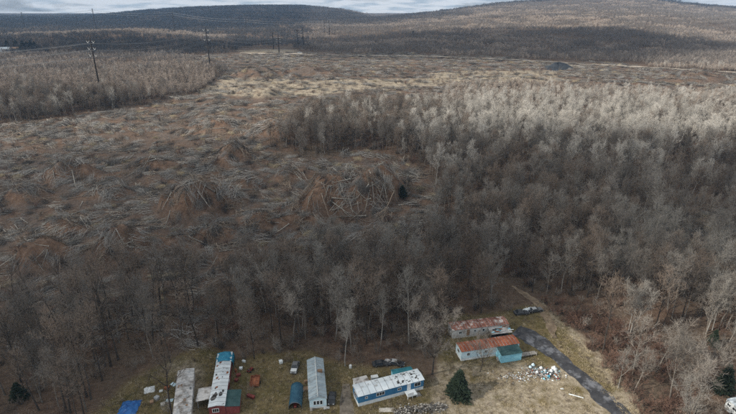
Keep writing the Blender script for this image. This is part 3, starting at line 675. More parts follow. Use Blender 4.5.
MATP = [gen_mat(201, 'brush_grey'), gen_mat(202, 'brush_grey', 130, 8, 2.6), gen_mat(203, 'brush_dark', 120, 6, 3.6), gen_mat(204, 'log_brown', 60, 7, 3.4, 0.09), gen_mat(205, 'log_bleached', 22, 7, 3.8, 0.11), gen_mat(206, 'straw', 120, 4, 3, 0.05), gen_mat(207, 'log_bleached', 16, 7, 4.5, 0.17, (3.5, 8.5), .4, .5), gen_mat(208, 'brush_grey', 34, 7, 4.5, 0.15, (3, 7.5), .45, .4), gen_mat(209, 'log_brown', 26, 7, 4.5, 0.18, (3, 8), .4, .5)]
def slope(x, y, e=1.2):
    return (terrain(x + e, y) - terrain(x - e, y)) / (2 * e), (terrain(x, y + e) - terrain(x, y - e)) / (2 * e)
nn = 30000
my = np.sqrt(rng.random(nn) * (640 ** 2 - 110 ** 2) + 110 ** 2); mx2 = (rng.random(nn) * 2 - 1) * (0.80 * my + 10)
mz = terrain(mx2, my); mpx, mpy = project(mx2, my, mz); dm = debris_mask(mpx, mpy) > 0
low_l = (mpx < 215) & (mpy > 270) & (mpy < 400)
wet = (mpx > 655) & (mpy > 212) & (mpy < 262)
gx, gy = slope(mx2, my); steep = np.hypot(gx, gy - 0.12)
swath = np.sin((my + 0.25 * mx2) * 0.28 + 5 * fbm(mx2, my, 60, 3)) + 1.6 * fbm(mx2 + 9, my, 18, 3)
pd = np.where(dm, np.clip(0.42 + 0.42 * swath - 0.75 * np.clip(steep - 0.18, 0, 1), 0.05, 1), 0) * np.where(my > 330, 0.55, 1.0)
pd = np.where(inpoly(mpx, mpy, STRAWS[0]) | inpoly(mpx, mpy, STRAWS[1]), pd * 0.4, pd); pd = np.where(low_l & ~dm, 0.13, pd); pd = np.where(wet, 0.25, pd)
area = np.sum(2 * (0.80 * np.linspace(110, 640, 400) + 10)) * (530 / 400)
mm_ = mound_mask(mx2, my) * (my < 330); pd = np.maximum(pd * (1 - 0.3 * mm_), 0.30 * mm_ * dm)
kp = rng.random(nn) < pd * np.where(my < 320, 0.38, 0.22) * area / nn
kp &= inpoly(mpx, mpy, [(-40, 50), (780, 50), (780, 440), (-40, 440)]) & ~inpoly(mpx, mpy, YARD)
mx2, my, mz, gx, gy, steep, swath, mm_ = [a[kp] for a in (mx2, my, mz, gx, gy, steep, swath, mm_)]; k_n = len(mx2)
flow = 0.9 * fbm(mx2, my, 35, 3) * 2.2 + np.where(steep > 0.3, np.arctan2(gy, gx) * 0.0 + 0.5, 0)
down = np.arctan2(-gy, -gx)
ang = np.where(((steep > 0.33) | (mm_ > .3)) & (rng.random(k_n) < 0.4), down + rng.normal(0, 0.75, k_n), flow + rng.normal(0, 0.5, k_n))
sl_x = gx * np.cos(ang) + gy * np.sin(ang); sl_y = -gx * np.sin(ang) + gy * np.cos(ang)
ms = 0.65 + 0.5 * rng.random(k_n)
mi_ = np.where(mm_ > 0.4, rng.choice([1, 7, 7, 6, 8, 8, 3, 0, 2], k_n), rng.choice([0, 0, 1, 1, 2, 2, 3, 4, 6, 7, 7, 7, 8, 8, 5], k_n))
ROT = np.stack([np.arctan(sl_y), -np.arctan(sl_x), ang], 1)
scatter('felled_brush', MATP, np.stack([mx2, my, mz + 0.02], 1), ROT, np.repeat(ms[:, None], 3, 1), mi_, 'grey felled brush lying in swaths over the cleared slope', 'brush')
LOGM = []
for i in range(8):
    m = gen_log(300 + i, 6 + 0.9 * i, 0.17 + 0.016 * i); LOGM.append((m.mesh('fallen_log', 'log_bleached' if i % 3 else 'log_brown', True), 6 + 0.9 * i))
def log_words(px, py, a):
    if px > 640: return 'in the wet clearing in the right woods'
    if py < 110: return 'on the far cleared flat'
    if py < 150: return 'on the upper cleared slope'
    if px > 290 and py < 232: return 'on the big mound by the lone evergreen' if px < 385 else 'on the slope beside the lone evergreen'
    if px > 240: return 'at the foot of the big mound' if py > 200 else 'in the gully between two mounds'
    if px > 150: return 'on the central mound of bare soil' if 165 < py < 222 else 'in the brush below the central mound'
    if px > 75: return 'on the rounded mound at lower left' if py > 212 else 'across the dark hollow at left'
    return 'by the left edge of the brush field' if py < 262 else 'among sparse trees at the left edge'
cnt = 0; tries = 0
while cnt < 295 and tries < 6000:
    tries += 1
    px = random.uniform(-5, 430); py = random.uniform(108, 335)
    if random.random() < 0.05: px = random.uniform(668, 735); py = random.uniform(222, 262)
    elif random.random() < 0.42: px = random.gauss(350, 35); py = random.gauss(190, 16)
    elif random.random() < 0.3: px = random.gauss(150, 55); py = random.gauss(205, 28)
    wetl = px > 640
    jx_ = px + 10 * float(fbm(px, py, 40, 3))
    if not (wetl or bool(inpoly(np.array([px]), np.array([py]), DEBRIS)[0])): continue
    p = hitground(px, py)
    i = random.randrange(8); L_ = LOGM[i][1]
    g1, g2 = slope(np.array([p[0]]), np.array([p[1]])); g1 = float(g1[0]); g2 = float(g2[0])
    a = (math.atan2(-g2, -g1) + random.gauss(0, 0.95)) if math.hypot(g1, g2) > 0.3 else random.gauss(0, 0.7) + 0.6 * float(fbm(p[0], p[1], 35, 3))
    s = random.uniform(0.45, 1.0); hl = L_ * s * 0.42
    e0 = zt(p[0] - math.cos(a) * hl, p[1] - math.sin(a) * hl); e1 = zt(p[0] + math.cos(a) * hl, p[1] + math.sin(a) * hl)
    zc = max((e0 + e1) / 2, p[2] - 0.1) + 0.16
    tone = 'grey' if i % 3 else 'brown'; ln = 'short' if L_ * s < 5 else 'long' if L_ * s > 8.5 else 'mid-length'; wh = log_words(px, py, a); lb = '%s %s log %s' % (ln, tone, wh) + place(px, py)
    if lb in USED: continue
    USED[lb] = 1
    o = inst('fallen_log', LOGM[i][0], None, (p[0], p[1], zc), (0, -math.atan2(e1 - e0, 2 * hl), a), s)
    tone = 'grey' if i % 3 else 'brown'; ln = 'short' if L_ * s < 5 else 'long' if L_ * s > 8.5 else 'mid-length'
    lean = 'lying level' if abs(math.cos(a)) > 0.72 else 'pointing downhill'
    wh = log_words(px, py, a); tag(o, lb, 'log', 'fallen logs on the cleared slope'); cnt += 1

# ------------------------------------------------------------------ yard grass
def gen_tuft(seed, mt, n=26, h=0.38, sp=0.5):
    random.seed(seed); m = MB()
    for i in range(n):
        p = Vector((random.gauss(0, sp * .5), random.gauss(0, sp * .5), -0.02)); tri(m, p, p + Vector((random.gauss(0, .14), random.gauss(0, .14), h * random.uniform(.5, 1.2))), 0.06)
    return m.mesh('grass_tuft', mt)
TUF = [gen_tuft(401, 'straw'), gen_tuft(402, 'straw', 30, .28, .7), gen_tuft(403, 'weed_green', 28, .22, .6), gen_tuft(404, 'twig_brown', 20, .5, .5)]
nn = 40000
gy_ = rng.uniform(80, 150, nn); gx_ = rng.uniform(-100, 110, nn); gz_ = terrain(gx_, gy_); gpx, gpy = project(gx_, gy_, gz_)
c1 = fbm(gx_, gy_, 9, 3); c2_ = fbm(gx_ + 70, gy_, 15, 3)
ingr = inpoly(gpx + 3 * c1, gpy + 3 * c1, YARD) | inpoly(gpx, gpy, STRAWS[2])
kp = ingr & (rng.random(nn) < np.clip(0.5 + 0.9 * c1, 0.03, 1)) & ~inpoly(gpx, gpy, [(510, 326), (535, 330), (575, 362), (634, 425), (608, 425), (560, 375), (520, 345)]) & ~inpoly(gpx, gpy, [(340, 390), (352, 390), (353, 430), (336, 430)])
k_n = kp.sum(); ss = 0.6 + 0.7 * rng.random(k_n)
gi_ = np.where((c2_[kp] > 0.05) & (rng.random(k_n) < 0.5), 2, np.where(rng.random(k_n) < 0.18, 3, rng.integers(0, 2, k_n)))
scatter('dead_grass', TUF, np.stack([gx_, gy_, gz_], 1)[kp], np.stack([0 * ss, 0 * ss, rng.random(k_n) * 6.28], 1), np.repeat(ss[:, None], 3, 1), gi_, 'dry winter grass in the trailer yard', 'grass')

# ------------------------------------------------------------------ mobile homes
mat('rust_roof', (0.20, 0.055, 0.028), (0.30, 0.10, 0.05), scale=0.7, rough=0.8, rnd=0.25, c3=(0.42, 0.36, 0.32), s3=1.1, t3=(0.60, 0.66))
mat('rust_roof_worn', (0.17, 0.06, 0.04), (0.30, 0.16, 0.12), scale=0.8, rough=0.8, rnd=0.3, c3=(0.50, 0.46, 0.43), s3=0.8, t3=(0.53, 0.6))
mat('white_roof', (0.44, 0.50, 0.54), (0.57, 0.62, 0.65), scale=0.5, rough=0.6, rnd=0.08, c3=(0.26, 0.27, 0.26), s3=0.45, t3=(0.58, 0.75))
mat('stained_roof', (0.36, 0.36, 0.36), (0.46, 0.45, 0.44), scale=0.6, rough=0.8, rnd=0.15, c3=(0.13, 0.115, 0.10), s3=0.5, t3=(0.46, 0.62))
mat('dirty_white_roof', (0.42, 0.47, 0.50), (0.53, 0.57, 0.59), scale=0.6, rough=0.7, rnd=0.12, c3=(0.10, 0.09, 0.08), s3=0.7, t3=(0.60, 0.68))
mat('slate_roof', (0.22, 0.28, 0.32), (0.30, 0.36, 0.39), scale=0.7, rough=0.7, rnd=0.1, c3=(0.15, 0.17, 0.17), s3=0.8, t3=(0.52, 0.7))
mat('ridge_pale', (0.52, 0.55, 0.55), (0.40, 0.42, 0.41), scale=1)
mat('wall_light_blue', (0.44, 0.60, 0.68), (0.54, 0.68, 0.74), scale=0.7, c3=(0.26, 0.32, 0.33), s3=0.5, t3=(0.62, 0.75))
mat('wall_teal', (0.20, 0.48, 0.60), (0.26, 0.55, 0.66), scale=0.7)
mat('wall_blue', (0.030, 0.13, 0.26), (0.045, 0.17, 0.31), scale=0.6)
mat('wall_white', (0.66, 0.71, 0.73), (0.55, 0.59, 0.60), scale=0.8, c3=(0.35, 0.34, 0.32), s3=0.6, t3=(0.6, 0.75))
mat('wall_dirty', (0.50, 0.50, 0.48), (0.40, 0.39, 0.37), scale=0.8, c3=(0.20, 0.17, 0.15), s3=0.7, t3=(0.52, 0.65))
mat('wall_red', (0.13, 0.03, 0.03), (0.19, 0.05, 0.045), scale=0.8)
mat('wall_grey', (0.27, 0.28, 0.29), (0.36, 0.37, 0.37), scale=0.8)
mat('dark_green_roof', (0.020, 0.055, 0.058), (0.035, 0.075, 0.078), scale=0.8, rnd=0.1)
mat('teal_roof', (0.020, 0.13, 0.17), (0.03, 0.17, 0.21), scale=0.8, rnd=0.1)
mat('trim_white', (0.70, 0.73, 0.74), (0.6, 0.62, 0.63))
mat('glass', (0.02, 0.025, 0.03), rough=0.12, spec=0.6)
mat('blue_tarp', (0.010, 0.07, 0.24), (0.02, 0.12, 0.34), scale=1.2, rough=0.45, bump=0.3, bscale=2)
mat('teal_tarp', (0.012, 0.14, 0.24), (0.03, 0.22, 0.33), scale=0.9, rough=0.5, bump=0.3, bscale=2)
mat('navy_cover', (0.012, 0.055, 0.095), (0.025, 0.085, 0.13), scale=0.9, rough=0.5)
mat('grey_wood', (0.24, 0.22, 0.20), (0.34, 0.32, 0.29), scale=3, rnd=0.25)
mat('brown_wood', (0.16, 0.10, 0.06), (0.26, 0.17, 0.11), scale=3, rnd=0.25)
mat('rubber', (0.016, 0.016, 0.017), rough=0.9)
mat('rust', (0.13, 0.045, 0.022), (0.24, 0.09, 0.045), scale=2, rnd=0.15)
mat('dark_paint', (0.022, 0.025, 0.03), (0.05, 0.052, 0.055), scale=1.5, rough=0.4)
mat('grey_paint', (0.10, 0.105, 0.11), (0.15, 0.155, 0.16), scale=1.5, rough=0.4)
mat('red_paint', (0.15, 0.025, 0.02), (0.10, 0.03, 0.025), scale=2, rough=0.5)
mat('white_paint', (0.58, 0.61, 0.62), (0.45, 0.47, 0.47), scale=1.5, rough=0.5)
mat('black_tar', (0.03, 0.03, 0.032), (0.07, 0.066, 0.06), scale=3)
mat('steel', (0.35, 0.35, 0.36), rough=0.35, metal=0.8)
mat('stone_pale', (0.34, 0.32, 0.29), (0.44, 0.42, 0.38), scale=3, rnd=0.25)

class Home:
    """a single-wide on its pad; local x runs along the trailer from its near end, y to its left"""
    def __init__(s, name, label, cat, p0, p1, W, H, zref=2.9, ext=0.0, loc=None, rz=None, L_=None):
        a = G(*p0, zref); b_ = G(*p1, zref); d = b_ - a; s.L = float(np.linalg.norm(d)); u = d / s.L; a = a - u * ext; s.L += ext
        if L_: s.L = L_
        s.W = W; s.H = H; s.rz = math.atan2(u[1], u[0]); c = a + u * s.L / 2
        s.t = thing(name, label, cat, (a[0], a[1], zt(*c)), s.rz)
    def fb(s, m, face, u0, u1, z0, z1, n0, n1, mi=0):
        w2 = s.W / 2
        if face == 'F': return m.box(u0, u1, -w2 - n1, -w2 - n0, z0, z1, mi)
        if face == 'B': return m.box(u0, u1, w2 + n0, w2 + n1, z0, z1, mi)
        if face == 'L': return m.box(-n1, -n0, u0, u1, z0, z1, mi)
        return m.box(s.L + n0, s.L + n1, u0, u1, z0, z1, mi)
    def body(s, wallm, skirtm, skirt=0.65, rise=0.28):
        w2 = s.W / 2; s.rise = rise
        m = MB(); pr = [(-w2, skirt), (w2, skirt), (w2, s.H), (0, s.H + rise), (-w2, s.H)]
        n_ = len(pr); m.add([(0, y, z) for y, z in pr] + [(s.L, y, z) for y, z in pr], [tuple(range(n_ - 1, -1, -1)), tuple(range(n_, 2 * n_))] + [(i, (i + 1) % n_, (i + 1) % n_ + n_, i + n_) for i in range(n_)])
        s.wall = m.build('wall', wallm, s.t)
        m = MB(); m.box(0.04, s.L - 0.04, -w2 + 0.04, w2 - 0.04, -0.4, skirt - 0.002); s.skirt = m.build('skirting', skirtm, s.t)
    def roof(s, rm, sheet=1.1, over=0.14, trim=None, x0=0.0, x1=None):
        x1 = s.L if x1 is None else x1; w2 = s.W / 2 + over; z = s.H - s.rise * over / (s.W / 2)
        m = MB()
        def sl(m, xa, xb, dz, th):
            for q in (-1, 1):
                p = [(q * w2, z + dz), (0, s.H + s.rise + dz), (0, s.H + s.rise + dz + th), (q * w2, z + dz + th)]
                v = [(xa, y, zz_) for y, zz_ in p] + [(xb, y, zz_) for y, zz_ in p]
                f = [(0, 1, 2, 3), (7, 6, 5, 4), (0, 4, 5, 1), (1, 5, 6, 2), (2, 6, 7, 3), (3, 7, 4, 0)]
                m.add(v, f if q > 0 else [tuple(reversed(t)) for t in f])
        sl(m, x0 - over, x1 + over, 0.02, 0.04); s.rf = m.build('roof', trim or rm, s.t)
        k = max(3, round((x1 - x0) / sheet)); wd = (x1 - x0 + 2 * over) / k
        m = MB(); sl(m, 0.02, wd - 0.02, 0.062, 0.03); nf = len(m.f)
        for q in (-1, 1): m.add([(0.0, q * w2, z + .06), (0.05, q * w2, z + .06), (0.05, 0, s.H + s.rise + .06), (0, 0, s.H + s.rise + .06), (0.0, q * w2, z + .14), (0.05, q * w2, z + .14), (0.05, 0, s.H + s.rise + .14), (0, 0, s.H + s.rise + .14)],
                                [(0, 3, 2, 1), (4, 5, 6, 7), (0, 1, 5, 4), (1, 2, 6, 5), (2, 3, 7, 6), (3, 0, 4, 7)])
        m.m = [0] * nf + [1] * (len(m.f) - nf); me_ = m.mesh('roof_sheet', [rm, 'stained_roof' if 'rust' in rm else 'wall_grey'])
        for i in range(k): inst('roof_sheet', me_, s.rf, (x0 - over + i * wd, 0, random.uniform(-0.004, 0.01)))
    def roofz(s, y): return s.H + s.rise * (1 - abs(y) / (s.W / 2)) + 0.09
    def window(s, face, u, z, w_=1.0, h=0.8, fm='trim_white', bars=1):
        m = MB(); t = 0.09
        s.fb(m, face, u - w_ / 2 - t, u + w_ / 2 + t, z - t, z, -0.03, 0.05); s.fb(m, face, u - w_ / 2 - t, u + w_ / 2 + t, z + h, z + h + t, -0.03, 0.05)
        s.fb(m, face, u - w_ / 2 - t, u - w_ / 2, z, z + h, -0.03, 0.05); s.fb(m, face, u + w_ / 2, u + w_ / 2 + t, z, z + h, -0.03, 0.05)
        for b_ in range(bars): ub = u - w_ / 2 + w_ * (b_ + 1) / (bars + 1); s.fb(m, face, ub - .025, ub + .025, z, z + h, 0.0, 0.04)
        f = m.build('window', fm, s.t); s.fb(MB(), face, 0, 1, 0, 1, 0, 1)
        m = MB(); s.fb(m, face, u - w_ / 2, u + w_ / 2, z, z + h, 0.003, 0.02); m.build('pane', 'glass', f)
    def door(s, face, u, z=0.65, w_=0.9, h=1.95, dm='trim_white'):
        m = MB(); s.fb(m, face, u - w_ / 2, u + w_ / 2, z, z + h, 0.003, 0.05); d = m.build('door', dm, s.t)
        m = MB(); s.fb(m, face, u + w_ / 2 - .14, u + w_ / 2 - .07, z + .95, z + 1.05, 0.05, 0.1); m.build('handle', 'steel', d)
    def steps(s, face, u, w_=1.2, n_=4, top=0.65, m_='grey_wood'):
        for i in range(n_):
            m = MB(); s.fb(m, face, u - w_ / 2, u + w_ / 2, -0.3, top * (n_ - i) / n_, 0.06 + i * 0.3, 0.06 + (i + 1) * 0.3 - 0.005); m.build('step', m_, s.t)
    def patches(s, x0, x1, n_, mt='black_tar', smin=.25, smax=.6):
        for i in range(n_):
            x = random.uniform(x0, x1); y = random.choice((-1, 1)) * random.uniform(0.25, s.W / 2 - 0.35); r = random.uniform(smin, smax); m = MB(); k = 7; pts = []
            for j in range(k):
                a = 6.283 * j / k; q = r * random.uniform(.6, 1.1); xx = x + q * 1.2 * math.cos(a); y2 = y + q * .8 * math.sin(a); y2 = min(max(y2, 0.03), s.W / 2) if y > 0 else max(min(y2, -0.03), -s.W / 2); pts.append((xx, y2, s.roofz(y2) + 0.035))
            m.add(pts + [(a, b_, c_ - .02) for a, b_, c_ in pts], [tuple(range(k)), tuple(range(2 * k - 1, k - 1, -1))] + [(j, j + k, (j + 1) % k + k, (j + 1) % k) for j in range(k)])
            m.build('roof_patch', mt, s.rf)
    def vents(s, xs):
        for x in xs:
            m = MB(); y = 0.6; m.tube([(x, y, s.roofz(y) - .1), (x, y, s.roofz(y) + .35)], [.08, .08], 8); m.tube([(x, y, s.roofz(y) + .35), (x, y, s.roofz(y) + .42)], [.15, .1], 8); m.build('roof_vent', 'steel', s.rf)
    def annex(s, face, u0, u1, depth, h, wm, rm, name='annex', hi=0.3, z0=-0.3, open_=False, back=0.0):
        """lean-to built on to one wall"""
        n0 = 0.004
        m = MB()
        if open_:
            for u in (u0 + .1, u1 - .1): s.fb(m, face, u - .06, u + .06, z0, h - .05, depth - .2, depth - .08)
            s.fb(m, face, u0, u1, h - .16, h - .04, depth - .2, depth - .08)
        else: s.fb(m, face, u0, u1, z0, h - 0.02, n0, depth)
        a = m.build(name, wm, s.t)
        m = MB(); k = max(2, round((u1 - u0 + .3) / 1.0)); wd = (u1 - u0 + .3) / k
        for i in range(k):
            m = MB(); s.fb(m, face, u0 - .15 + i * wd + .01, u0 - .15 + (i + 1) * wd - .01, h, h + 0.05, 0.02, depth + 0.2)
            nv = []
            for (x, y, z) in m.v:
                n__ = (-s.W / 2 - y) if face == 'F' else (y - s.W / 2) if face == 'B' else (-x) if face == 'L' else x - s.L
                nv.append((x, y, z + hi * (1 - n__ / depth)))
            m.v = nv; m.build('roof_sheet', rm, a)
        if not open_:
            m = MB()           # wedge that closes the gable under the sloping roof
            s.fb(m, face, u0 + .003, u1 - .003, h - .03, h - .005, n0 + .002, depth - .003); nv = []
            for (x, y, z) in m.v:
                n__ = (-s.W / 2 - y) if face == 'F' else (y - s.W / 2) if face == 'B' else (-x) if face == 'L' else x - s.L
                nv.append((x, y, z + (hi * (1 - n__ / depth) if z > h - .02 else 0)))
            m.v = nv; m.build('gable_fill', wm, a)
        return a

# blue trailer with white skirting and a patched white roof
h = Home('mobile_home', 'long blue mobile home with white skirting and dark-spotted white roof', 'trailer', (355.5, 391), (420.4, 374.3), 3.9, 3.0)
h.body('wall_blue', 'wall_white', 1.05); h.roof('white_roof', 1.5, 0.16)
for u in (0.29, 0.33, 0.37): h.window('F', h.L * u, 1.75, 0.55, 0.85, bars=0)
h.window('F', h.L * 0.12, 1.9, 0.5, 0.45); h.window('F', h.L * 0.90, 1.6, 1.5, 1.0); h.window('F', h.L * 0.62, 1.8, 0.8, 0.6); h.door('F', h.L * 0.765, 1.05, 0.95, 1.85); h.window('L', 0, 1.7, 1.4, 0.9)
h.patches(h.L * .58, h.L * .97, 34, smin=.14, smax=.34); h.patches(h.L * .1, h.L * .55, 5, 'wall_grey', .2, .5); h.vents([h.L * .2, h.L * .45])
m = MB(); h.fb(m, 'F', h.L * .70, h.L * .85, .75, 1.0, .05, 1.9); pd_ = m.build('porch_deck', 'wall_white', h.t)
for u in (.705, .775, .845):
    m = MB(); h.fb(m, 'F', h.L * u - .06, h.L * u + .06, -.3, .75, 1.7, 1.85); m.build('post', 'trim_white', h.t)
m = MB(); h.fb(m, 'F', h.L * .70, h.L * .79, 1.0, 1.85, 1.82, 1.88); m.build('railing', 'trim_white', h.t)
for i in range(4):
    m = MB(); h.fb(m, 'F', h.L * .855 + i * .28, h.L * .855 + (i + 1) * .28 - .01, -.3, .8 * (1 - (i + .6) / 4), .6, 1.8); m.build('step', 'grey_wood', h.t)
h.annex('B', h.L * .06, h.L * .26, 2.9, 2.2, 'wall_white', 'stained_roof', 'rear_shed', .3)
blue = h
# twin trailers with rusted roofs
h = Home('mobile_home', 'pale blue mobile home with bright rusty roof and teal porch shed', 'trailer', (458.8, 348.2), (516, 339.7), 3.7, 2.9)
h.body('wall_light_blue', 'wall_white', .7); h.roof('rust_roof', .9, 0.12)
h.window('F', h.L * .12, 1.5, .7, .8, 'wall_white'); h.window('F', h.L * .42, 1.6, .6, .7, 'wall_white'); h.window('L', 0, 1.5, 1.2, .9); h.window('F', h.L * .93, 1.5, .5, .8)
sh = h.annex('F', h.L * .60, h.L * .95, 3.0, 2.45, 'wall_teal', 'dark_green_roof', 'porch_shed', .45)
for i in range(3):
    m = MB(); h.fb(m, 'F', h.L * (.57 - i * .0), h.L * .595, -.3, .65 - .2 * i, 1.2 + .35 * i, 1.2 + .35 * (i + 1) - .01); m.build('step', 'grey_wood', h.t)
rp_ = MB(); h.fb(rp_, 'F', h.L * .955, h.L * .955 + 5.0, .32, .40, .9, 2.2); rp_ = rp_.build('ramp_frame', 'grey_wood', h.t)
for i in range(16):
    m = MB(); x = h.L * .955 + .02 + i * .31; h.fb(m, 'F', x, x + .29, .402, .445 , .85, 2.25); m.build('plank', 'grey_wood', rp_)
for i in range(4):
    m = MB(); x = h.L * .955 + .1 + i * 1.55; h.fb(m, 'F', x, x + .1, -.3, 1.25, 2.2, 2.3); m.build('post', 'grey_wood', rp_)
m = MB(); h.fb(m, 'F', h.L * .955 + .1, h.L * .955 + 4.9, 1.2, 1.28, 2.21, 2.29); m.build('handrail', 'grey_wood', rp_)
twin1 = h
h = Home('mobile_home', 'derelict white mobile home with worn rusty roof, rearmost of the yard', 'trailer', (450.3, 327), (505.8, 320.6), 3.7, 2.8)
h.body('wall_dirty', 'wall_dirty', .6); h.roof('rust_roof_worn', .8, 0.12)
h.window('F', h.L * .14, 1.4, .7, .8, 'wall_white'); h.window('F', h.L * .40, 1.5, .6, .7, 'wall_white'); h.window('F', h.L * .55, 1.4, .6, .8, 'wall_white', 0); h.door('F', h.L * .28, .6, .85, 1.9, 'brown_wood'); h.window('L', 0, 1.4, 1.2, .8)
a = h.annex('F', h.L * .63, h.L * .98, 2.7, 2.1, 'dark_paint', 'stained_roof', 'wrecked_porch', .35, open_=True)
random.seed(5)
for i in range(16):
    m = MB(); rot = Matrix.Rotation(random.uniform(-.5, .5), 3, 'Z') @ Matrix.Rotation(random.uniform(-.2, .2), 3, 'X') @ Matrix.Rotation(random.uniform(-.15, .15), 3, 'Y')
    m.obox(Vector((h.L * random.uniform(.65, .97), -h.W / 2 - random.uniform(.4, 2.5), 2.35 + random.uniform(.15, .4) - 0.0)), random.uniform(.8, 2.6), random.uniform(.15, .5), .04, rot)
    m.build('loose_board', random.choice(['wall_white', 'wall_teal', 'dark_paint', 'stained_roof', 'rust']), a)
m = MB(); h.fb(m, 'F', h.L * .66, h.L * .95, -.2, .9, .5, 2.2); m.build('junk_infill', 'dark_paint', a)
# gable-roofed trailer end-on
h = Home('mobile_home', 'light blue mobile home with grey gable roof, seen end-on', 'trailer', (317.8, 397.9), (315.0, 358.5), 3.9, 2.7, 3.0)
h.body('wall_light_blue', 'wall_white', .6, .75); h.roof('slate_roof', 1.2, .16)
m = MB(); m.box(-.16, h.L + .16, -.09, .09, h.H + h.rise + .075, h.H + h.rise + .16); m.build('ridge_cap', 'ridge_pale', h.rf)
for u in (.75, 0, -.75): h.window('L', u, 1.15, .5, 1.05, bars=0)
h.steps('L', 1.65, .6, 2, .5); h.window('F', h.L * .3, 1.4, .9, .8); h.window('B', h.L * .3, 1.4, .9, .8); h.door('B', h.L * .52)
m = MB(); m.box(h.L * .60, h.L * .655, -1.55, -.35, h.roofz(1) - .35, h.roofz(1) + .45); m.build('chimney_box', 'brown_wood', h.rf)
m = MB(); m.box(h.L * .595, h.L * .66, -.35, 1.7, h.roofz(1.7) - .1, h.roofz(0.2) + .03); 
m = MB(); h.fb(m, 'B', h.L * .42, h.L * .50, -.3, .6, .1, 1.6); m.build('side_steps', 'brown_wood', h.t)
h.vents([h.L * .8]); gable = h
# red and white trailer with tarped far end
h = Home('mobile_home', 'red mobile home with scarred white roof and blue tarp over its far end', 'trailer', (216.4, 406.2), (225.2, 352.5), 3.5, 2.8)
h.body('wall_red', 'wall_red', .6); h.roof('dirty_white_roof', 1.3, .12)
h.window('L', .3, 1.3, 1.3, .9, bars=2); h.window('F', h.L * .5, 1.4, .9, .8); h.patches(h.L * .06, h.L * .3, 4, 'black_tar', .5, 1.0); h.patches(h.L * .3, h.L * .8, 7, 'rust', .2, .5); h.patches(h.L * .3, h.L * .75, 5, 'black_tar', .12, .35)
h.annex('F', h.L * .0 + .1, h.L * .0 + 5.2, 3.1, 2.2, 'wall_red', 'dark_green_roof', 'side_addition', .35)
h.annex('B', h.L * .17, h.L * .17 + 4.0, 3.1, 2.1, 'wall_grey', 'stained_roof', 'porch', .3, open_=True)
# tarp draped over the far end
m = MB(); K1, K2 = 14, 10; w2 = h.W / 2 + .35; random.seed(9)
prof = [(-w2 - .1, 1.1), (-w2, 2.2), (-w2 + .1, h.H - .02), (-w2 * .5, h.H + .28), (0, h.H + .45), (w2 * .5, h.H + .28), (w2 - .1, h.H - .02), (w2, 2.2), (w2 + .1, 1.2)]
nx = 9
for i in range(nx):
    x = h.L - 3.6 + i * 4.1 / (nx - 1)
    for (y, z) in prof: m.v.append((x + random.gauss(0, .08), y * (1 + random.gauss(0, .02)), (z if i < nx - 1 else z - .9) + random.gauss(0, .05)))
for i in range(nx - 1):
    for j in range(len(prof) - 1): a_ = i * len(prof) + j; m.f.append((a_, a_ + 1, a_ + len(prof) + 1, a_ + len(prof))); m.m.append(0)
o = m.build('tarp', 'teal_tarp', h.t, smooth=True); so = o.modifiers.new('thick', 'SOLIDIFY'); so.thickness = 0.04
redh = h
# weathered grey trailer
h = Home('mobile_home', 'weathered grey mobile home with stained roof left of the red one', 'trailer', (181.9, 412.5), (186.1, 369.5), 3.7, 2.8, ext=1.2)
h.body('wall_dirty', 'wall_dirty', .6); h.roof('stained_roof', 1.2, .12)
h.patches(.5, h.L - .5, 12, 'wall_grey', .3, .8); h.patches(.5, h.L - .5, 5, 'brown_wood', .2, .5); h.window('F', h.L * .3, 1.4, .9, .8); h.window('F', h.L * .7, 1.4, .9, .8); h.door('F', h.L * .5); h.window('L', 0, 1.3, 1.3, .9)
greyh = h
# camper at the right edge
h = Home('camper', 'white travel camper cut off by the right edge', 'camper', (731.5, 398.0), (749, 412), 2.5, 2.75)
h.body('white_paint', 'white_paint', .55, .06); h.roof('white_roof', 2, .02); h.window('F', h.L * .2, 1.5, .8, .6); h.window('F', h.L * .55, 1.5, 1.2, .6); h.door('F', h.L * .8, .6, .7, 1.85); h.window('L', 0, 1.4, 1.2, .7)
for u in (.48, .60):
    m = MB(); m.wheel((h.L * u, -h.W / 2 + .02, .22), .34, .22); m.build('wheel', 'rubber', h.t)
m = MB(); m.box(h.L * .3, h.L * .3 + .7, -.35, .35, h.H + .1, h.H + .4); m.build('roof_unit', 'wall_grey', h.rf)
#==PART4==

